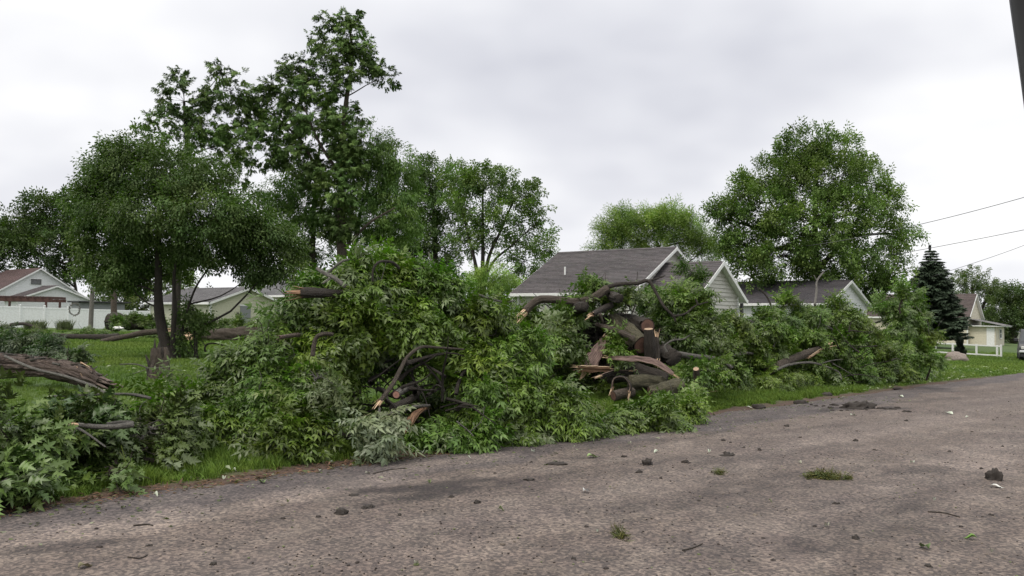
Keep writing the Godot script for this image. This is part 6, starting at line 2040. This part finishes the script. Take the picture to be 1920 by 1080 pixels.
func make_small() -> void:
	rng.seed = 77
	var small := "small dark mud clod lying on the road"
	var sg := "small mud clods on the road"
	clod(1213, 872, 24, 15, "rounded dark mud clod on the road before the mossy log", "")
	clod(1865, 900, 36, 24, "largest dark mud clod on the road, beside a white paper scrap", "")
	clod(640, 965, 24, 13, "dark mud clod at the near end of the dark road stain", "")
	clod(1365, 855, 25, 9, "flat dark mud clod on the road before the reddish chunk", "")
	clod(894, 945, 14, 9, small, sg)
	for e in [[1197, 887, 12, 8], [990, 901, 22, 6], [1170, 858, 11, 6], [996, 868, 7, 4], [846, 934, 10, 7], [695, 953, 18, 9], [683, 955, 9, 9], [664, 931, 20, 6], [749, 967, 12, 5], [1075, 1049, 10, 6], [1239, 898, 6, 5], [1286, 869, 13, 8], [1604, 828, 11, 6], [1356, 827, 9, 5], [1424, 845, 9, 6], [1567, 946, 12, 6], [1604, 1012, 13, 10], [1741, 1064, 15, 8], [1687, 1051, 9, 6], [1602, 1065, 8, 5], [1859, 967, 9, 5], [400, 1060, 13, 8], [281, 1025, 15, 6], [1395, 840, 7, 4], [1500, 822, 6, 4], [1700, 790, 7, 4], [1780, 848, 8, 4], [1880, 838, 6, 4], [1450, 1052, 10, 5], [1310, 940, 7, 4], [960, 990, 7, 4], [1475, 800, 12, 5], [1640, 845, 9, 4], [560, 930, 7, 4], [1840, 880, 8, 5], [1890, 935, 8, 4]]:
		clod(e[0], e[1], e[2], e[3], small, sg)
	# bark pieces
	for e in [[1045, 872, 36, "flat piece of dark bark on the road below the far end of the tall pile"], [1500, 757, 24, "dark torn turf lump at the verge near the mud heap"], [1423, 765, 24, "dark torn turf lump on the verge before the broken limb"], [1683, 730, 16, "dark turf lump at the far end of the verge"], [1550, 742, 22, "dark turf lump on the grass above the mud heap"]]:
		var c := G(e[0], e[1])
		var r: float = e[2] * 0.5 * G_depth(e[0], e[1]) / F
		var o := put("bark_piece" if e[0] == 1045 else "turf_lump", lump(r, int(e[0]), 0.6, Vector3(1.0, 0.22 if e[0] == 1045 else 0.45, 0.6), 8), M.mud)
		o.position = c + Vector3.UP * r * 0.12
		tag(o, e[3], "bark piece" if e[0] == 1045 else "turf lump")
	# the heap of wet mud at the edge of the road
	var mc := G(1612, 766)
	var ml := thing("mud_heap", "low heap of dark wet mud spread at the edge of the road", "mud heap", mc)
	var md := G_depth(1612, 766) / F
	put("mound", lump(30 * md, 3, 0.8, Vector3(1.0, 0.36, 0.6), 18), M.mud, ml)
	for k in 30:
		var l := put("lump", lump(rf(2, 7) * md, k + 11, 0.8, Vector3(1.2, 0.5, 0.9), 6), M.mud, ml)
		l.position = Vector3(rf(-1, 1) * 72 * md, 0.01, rf(-0.7, 0.7))
	# leaves and scraps on the road
	var pale := Color(0.52, 0.56, 0.46)
	loose_leaf(1780, 777, 24, pale, "pale upturned leaf on the road beyond the mud heap")
	loose_leaf(1099, 924, 19, Color(0.6, 0.6, 0.58), "white scrap lying in the middle of the road")
	loose_leaf(1870, 915, 26, Color(0.62, 0.62, 0.58), "white paper scrap beside the largest mud clod")
	loose_leaf(790, 852, 18, pale, "pale leaf on the road edge below the tall pile")
	loose_leaf(1819, 1013, 24, Color(0.13, 0.24, 0.05), "single bright green leaf on the bare road")
	loose_leaf(1733, 1030, 34, Color(0.12, 0.17, 0.07), "dull green leaf near the bright green leaf")
	loose_leaf(355, 895, 24, Color(0.36, 0.25, 0.17), "tan dead leaf at the grass edge beside the near heap")
	loose_leaf(492, 907, 24, Color(0.20, 0.27, 0.12), "green leaf strip on the dark road edge below the tall pile's near end")
	loose_leaf(160, 1067, 34, Color(0.22, 0.2, 0.12), "curled olive leaf at the near corner of the road")
	loose_leaf(1111, 859, 26, Color(0.28, 0.38, 0.16), "green leaf on the road below the tail of the tall pile")
	for e in [[1752, 942], [1445, 943], [1813, 783], [805, 907], [781, 1061], [292, 933], [1710, 870], [440, 885], [1330, 850], [1230, 850], [690, 890], [1120, 1000], [1395, 770], [1405, 765], [1600, 780], [1690, 745], [540, 945], [1860, 1040], [940, 960], [1000, 850], [880, 860], [600, 885], [1500, 870], [1550, 990], [1300, 800], [420, 900], [230, 955], [620, 870], [1180, 835]]:
		loose_leaf(e[0], e[1], rf(8, 15), [pale, Color(0.14, 0.17, 0.08), Color(0.36, 0.36, 0.28)][rng.randi() % 3], "small pale fallen leaf scattered on the road", "small fallen leaves on the road")
	# clumps of torn grass on the road
	for e in [[1545, 897, 52, 90, "flattened clump of torn grass lying on the road"], [1348, 889, 11, 16, "small tuft of torn grass on the road before the far verge"], [1162, 1008, 12, 12, "thin wisp of dead grass on the road near the picture foot"], [1410, 735, 0, 0, ""]]:
		if e[3] == 0:
			continue
		var c := G(e[0], e[1])
		var u := G_depth(e[0], e[1]) / F
		var xf := []
		var cols := PackedColorArray()
		for i in e[3]:
			var a := rf(0, TAU)
			var q := Vector3(rf(-1, 1) * rf(0, 1) * e[2] * u, rf(0.0, 0.03), rf(-1, 1) * rf(0, 0.2))
			xf.append(Transform3D(aim(rdir() * Vector3(1, 0.25, 1) + Vector3(0, 0.05, 0), rdir(), rf(0.4, 1.0)) * Basis(Vector3.RIGHT, PI * 0.5), q))
			cols.append(shade(Color(0.10, 0.115, 0.045), rf(0.6, 1.3), rf(-0.1, 0.3)))
		var o := multi("torn_grass", L.verge[0], M.blade, self, xf, cols, "")
		o.position = c
		tag(o, e[4], "torn grass")
	# twigs on the road
	for e in [[[250, 988], [275, 986], [287, 988], "thin twig on the road near the low heap"], [[240, 1048], [262, 1050], [276, 1044], "short dark twig on the near corner of the road"], [[1280, 1035], [1300, 1030], [1317, 1022], "thin pale twig on the road near the lower edge of the view"], [[700, 890], [730, 883], [760, 880], "thin dark stick on the road above the dark stain"], [[1740, 962], [1770, 964], [1800, 972], "thin dark stick on the road below the largest clod"]]:
		var pts := []
		for k in 3:
			pts.append(G(e[k][0], e[k][1]) + Vector3.UP * 0.012)
		var st := begin()
		tube(st, rel(curve(pts, 4), pts[1]), 0.007, 0.004, 6, 0.2)
		var o := put("twig", done(st), M.bark)
		o.position = pts[1]
		tag(o, e[3], "twig")
	# crumbs of soil and chips over the road
	var xf := []
	var cols := PackedColorArray()
	for i in 7000:
		var d := 5.0 + 22.0 * pow(rf(0, 1), 1.6)
		var p := Vector3(rf(-0.62, 0.62) * d, 0, -d)
		var s := road_s(p)
		if s < -9.2 or s > -0.02:
			continue
		if blot.get_noise_2d(p.x * 20.0, p.z * 20.0) < rf(-0.6, 0.3):
			continue
		p.y = gh(p) + 0.008
		xf.append(Transform3D(Basis(Vector3.UP, rf(0, TAU)).scaled(Vector3.ONE * rf(0.25, 1.0) * (1.6 if rf(0, 1) > 0.97 else 0.7)), p))
		var pick := rf(0, 1)
		cols.append(shade(Color(0.05, 0.04, 0.036) if pick < 0.62 else (Color(0.22, 0.18, 0.15) if pick < 0.9 else Color(0.17, 0.2, 0.09)), rf(0.7, 1.3)))
	var cr := multi("soil_crumbs", lump(0.014, 4, 0.5, Vector3(1.3, 0.6, 1.0), 4), M.leaf_matt, self, xf, cols)
	tag(cr, "crumbs of soil and bark scattered over the road", "soil crumbs")
	# dead leaves and needles in the dirt strip along the road edge
	xf = []
	cols = PackedColorArray()
	for i in 4200:
		var t := rf(-9.0, 14.0)
		var s := rf(-0.25, 0.55) * rf(0.4, 1)
		var p := from_st(s, t)
		p.y = gh(p) + 0.012
		xf.append(Transform3D(aim(Vector3(rf(-1, 1), rf(-0.1, 0.15), rf(-1, 1)), Vector3.UP + rdir() * 0.3, rf(0.25, 0.55)), p))
		cols.append(shade(Color(0.20, 0.115, 0.075) if rf(0, 1) < 0.8 else Color(0.12, 0.15, 0.06), rf(0.5, 1.3)))
	var li := begin()
	leaflet(li, Vector3.ZERO, Vector3.BACK, Vector3.UP, 0.16, 0.05, 0.1, Color(1, 1, 1))
	var lit := multi("leaf_litter", done(li), M.leaf_matt, self, xf, cols)
	tag(lit, "reddish dead leaves and needles along the road edge", "leaf litter")
	# crushed scraps of leaf along the edge of the road
	xf = []
	cols = PackedColorArray()
	for i in 900:
		var t := rf(-9.0, 22.0)
		var s := -1.7 * pow(rf(0, 1), 2.2) + 0.05
		var p := from_st(s, t)
		p.y = gh(p) + 0.014
		xf.append(Transform3D(aim(Vector3(rf(-1, 1), rf(-0.1, 0.1), rf(-1, 1)), Vector3.UP + rdir() * 0.4, rf(0.15, 0.6)), p))
		cols.append(shade(Color(0.11, 0.13, 0.06) if rf(0, 1) < 0.6 else Color(0.26, 0.27, 0.19), rf(0.6, 1.2)))
	tag(multi("leaf_scraps", done_leaf(), M.leaf_matt, self, xf, cols), "crushed leaf scraps scattered along the edge of the road", "leaf scraps")
	# torn leaves strewn over the lawns
	xf = []
	cols = PackedColorArray()
	for i in 2600:
		var far := rf(0, 1) < 0.35
		var p := from_st(rf(0.2, 5.0), rf(22.0, 44.0)) if far else from_st(rf(0.5, 30.0), rf(-22.0, 12.0))
		p.y = gh(p) + 0.07
		xf.append(Transform3D(aim(Vector3(rf(-1, 1), rf(-0.2, 0.3), rf(-1, 1)), Vector3.UP + rdir() * 0.5, rf(0.5, 1.0)), p))
		cols.append(shade(Color(0.34, 0.38, 0.25) if rf(0, 1) < 0.6 else Color(0.12, 0.19, 0.06), rf(0.7, 1.2)))
	var ll := multi("torn_leaves", L.one_ash[0] if false else done_leaf(), M.leaf_matt, self, xf, cols)
	tag(ll, "torn pale leaves strewn over the grass", "torn leaves")

func done_leaf() -> ArrayMesh:
	var li := begin()
	leaflet(li, Vector3.ZERO, Vector3.BACK, Vector3.UP, 0.17, 0.08, 0.3, Color(1, 1, 1))
	return done(li)

func make_grass() -> void:
	rng.seed = 31
	var xf := []
	var cols := PackedColorArray()
	for i in 90000:
		var d := 7.0 + 58.0 * pow(rf(0, 1), 1.25)
		var p := Vector3(tan(rf(-0.62, 0.66)) * d, 0, -d)
		var s := road_s(p)
		if s < 0.12:
			continue
		var bare := 0.35 * blot.get_noise_2d(p.x * 40.0, p.z * 40.0)
		if s + bare < 0.45:
			continue
		p.y = gh(p) - 0.005
		var k := clampf(d / 16.0, 0.9, 2.4)
		xf.append(Transform3D(Basis(Vector3.UP, rf(0, TAU)).scaled(Vector3(k, lerpf(1.0, k, 0.35), k) * rf(0.8, 1.2)), p))
		var n := blot.get_noise_2d(p.x * 6.0, p.z * 6.0)
		cols.append(shade(Color(0.108, 0.188, 0.032).lerp(Color(0.155, 0.225, 0.046), clampf(0.5 + n, 0, 1)), rf(0.8, 1.2)))
	# the longer grass of the verge
	var xv := []
	var cv := PackedColorArray()
	for i in 15000:
		var t := rf(-9.5, 24.0)
		var s := 0.3 + 2.8 * pow(rf(0, 1), 1.3)
		var p := from_st(s, t)
		if s + 0.35 * blot.get_noise_2d(p.x * 40.0, p.z * 40.0) < 0.42:
			continue
		p.y = gh(p) - 0.005
		var tall := 0.55 + 0.9 * clampf(0.5 + 1.4 * blot.get_noise_2d(p.x * 55.0, p.z * 55.0), 0.0, 1.0)
		xv.append(Transform3D(Basis(Vector3.UP, rf(0, TAU)).scaled(Vector3(1.0, tall, 1.0) * rf(0.7, 1.2)), p))
		cv.append(shade(Color(0.125, 0.205, 0.040), rf(0.75, 1.25), rf(-0.05, 0.12)))
	tag(multi("lawn_grass", L.turf[0], M.blade, self, xf, cols), "mown green lawn grass behind the piles", "grass")
	tag(multi("verge_grass", L.verge[0], M.blade, self, xv, cv), "longer grass of the verge along the road edge", "grass")

func _ready() -> void:
	# camera
	var cam := Camera3D.new()
	cam.name = "camera"
	cam.fov = 2.0 * rad_to_deg(atan(540.0 / F))
	cam.near = 0.05
	cam.far = 1500.0
	cam.transform = Transform3D(cam_basis, Vector3(0, EYE, 0))
	add_child(cam)
	cam.current = true
	# sky and exposure
	var env := Environment.new()
	env.background_mode = Environment.BG_SKY
	var sky := Sky.new()
	var sm := PanoramaSkyMaterial.new()
	sm.panorama = make_sky()
	sky.sky_material = sm
	env.sky = sky
	env.background_energy_multiplier = 1.0
	env.tonemap_mode = Environment.TONE_MAPPER_LINEAR
	env.tonemap_exposure = 1.32
	env.sdfgi_enabled = true
	env.ssao_enabled = true
	env.ssil_enabled = true
	var we := WorldEnvironment.new()
	we.name = "world_environment"
	we.environment = env
	add_child(we)
	# the sun behind the overcast
	var sun := DirectionalLight3D.new()
	sun.name = "sun"
	sun.light_energy = 0.5
	sun.light_color = Color(1.0, 0.97, 0.92)
	sun.light_angular_distance = 20.0
	sun.shadow_enabled = true
	sun.rotation_degrees = Vector3(-58, -35, 0)
	add_child(sun)
	# noises
	bump = noise(FastNoiseLite.TYPE_SIMPLEX_SMOOTH, 0.02, 1, 3)
	blot = noise(FastNoiseLite.TYPE_SIMPLEX_SMOOTH, 0.03, 2, 4)
	fine = noise(FastNoiseLite.TYPE_SIMPLEX_SMOOTH, 0.02, 6, 3)
	rng.seed = 4
	make_materials()
	M.pillar = mat(Color(0.025, 0.025, 0.027), 0.45)
	M.van = mat(Color(0.035, 0.037, 0.043), 0.45)
	M.van_glass = mat(Color(0.06, 0.065, 0.07), 0.1)
	M.chrome = mat(Color(0.55, 0.56, 0.57), 0.25)
	M.lamp_glass = mat(Color(0.5, 0.5, 0.47), 0.15)
	make_leaves()
	var t0 := Time.get_ticks_msec()
	make_ground()
	rng.seed = 5
	make_buildings()
	make_yard()
	print("built ", Time.get_ticks_msec() - t0)
	make_trees()
	print("trees ", Time.get_ticks_msec() - t0)
	make_piles()
	print("piles ", Time.get_ticks_msec() - t0)
	make_grass()
	make_small()
	print("all ", Time.get_ticks_msec() - t0)
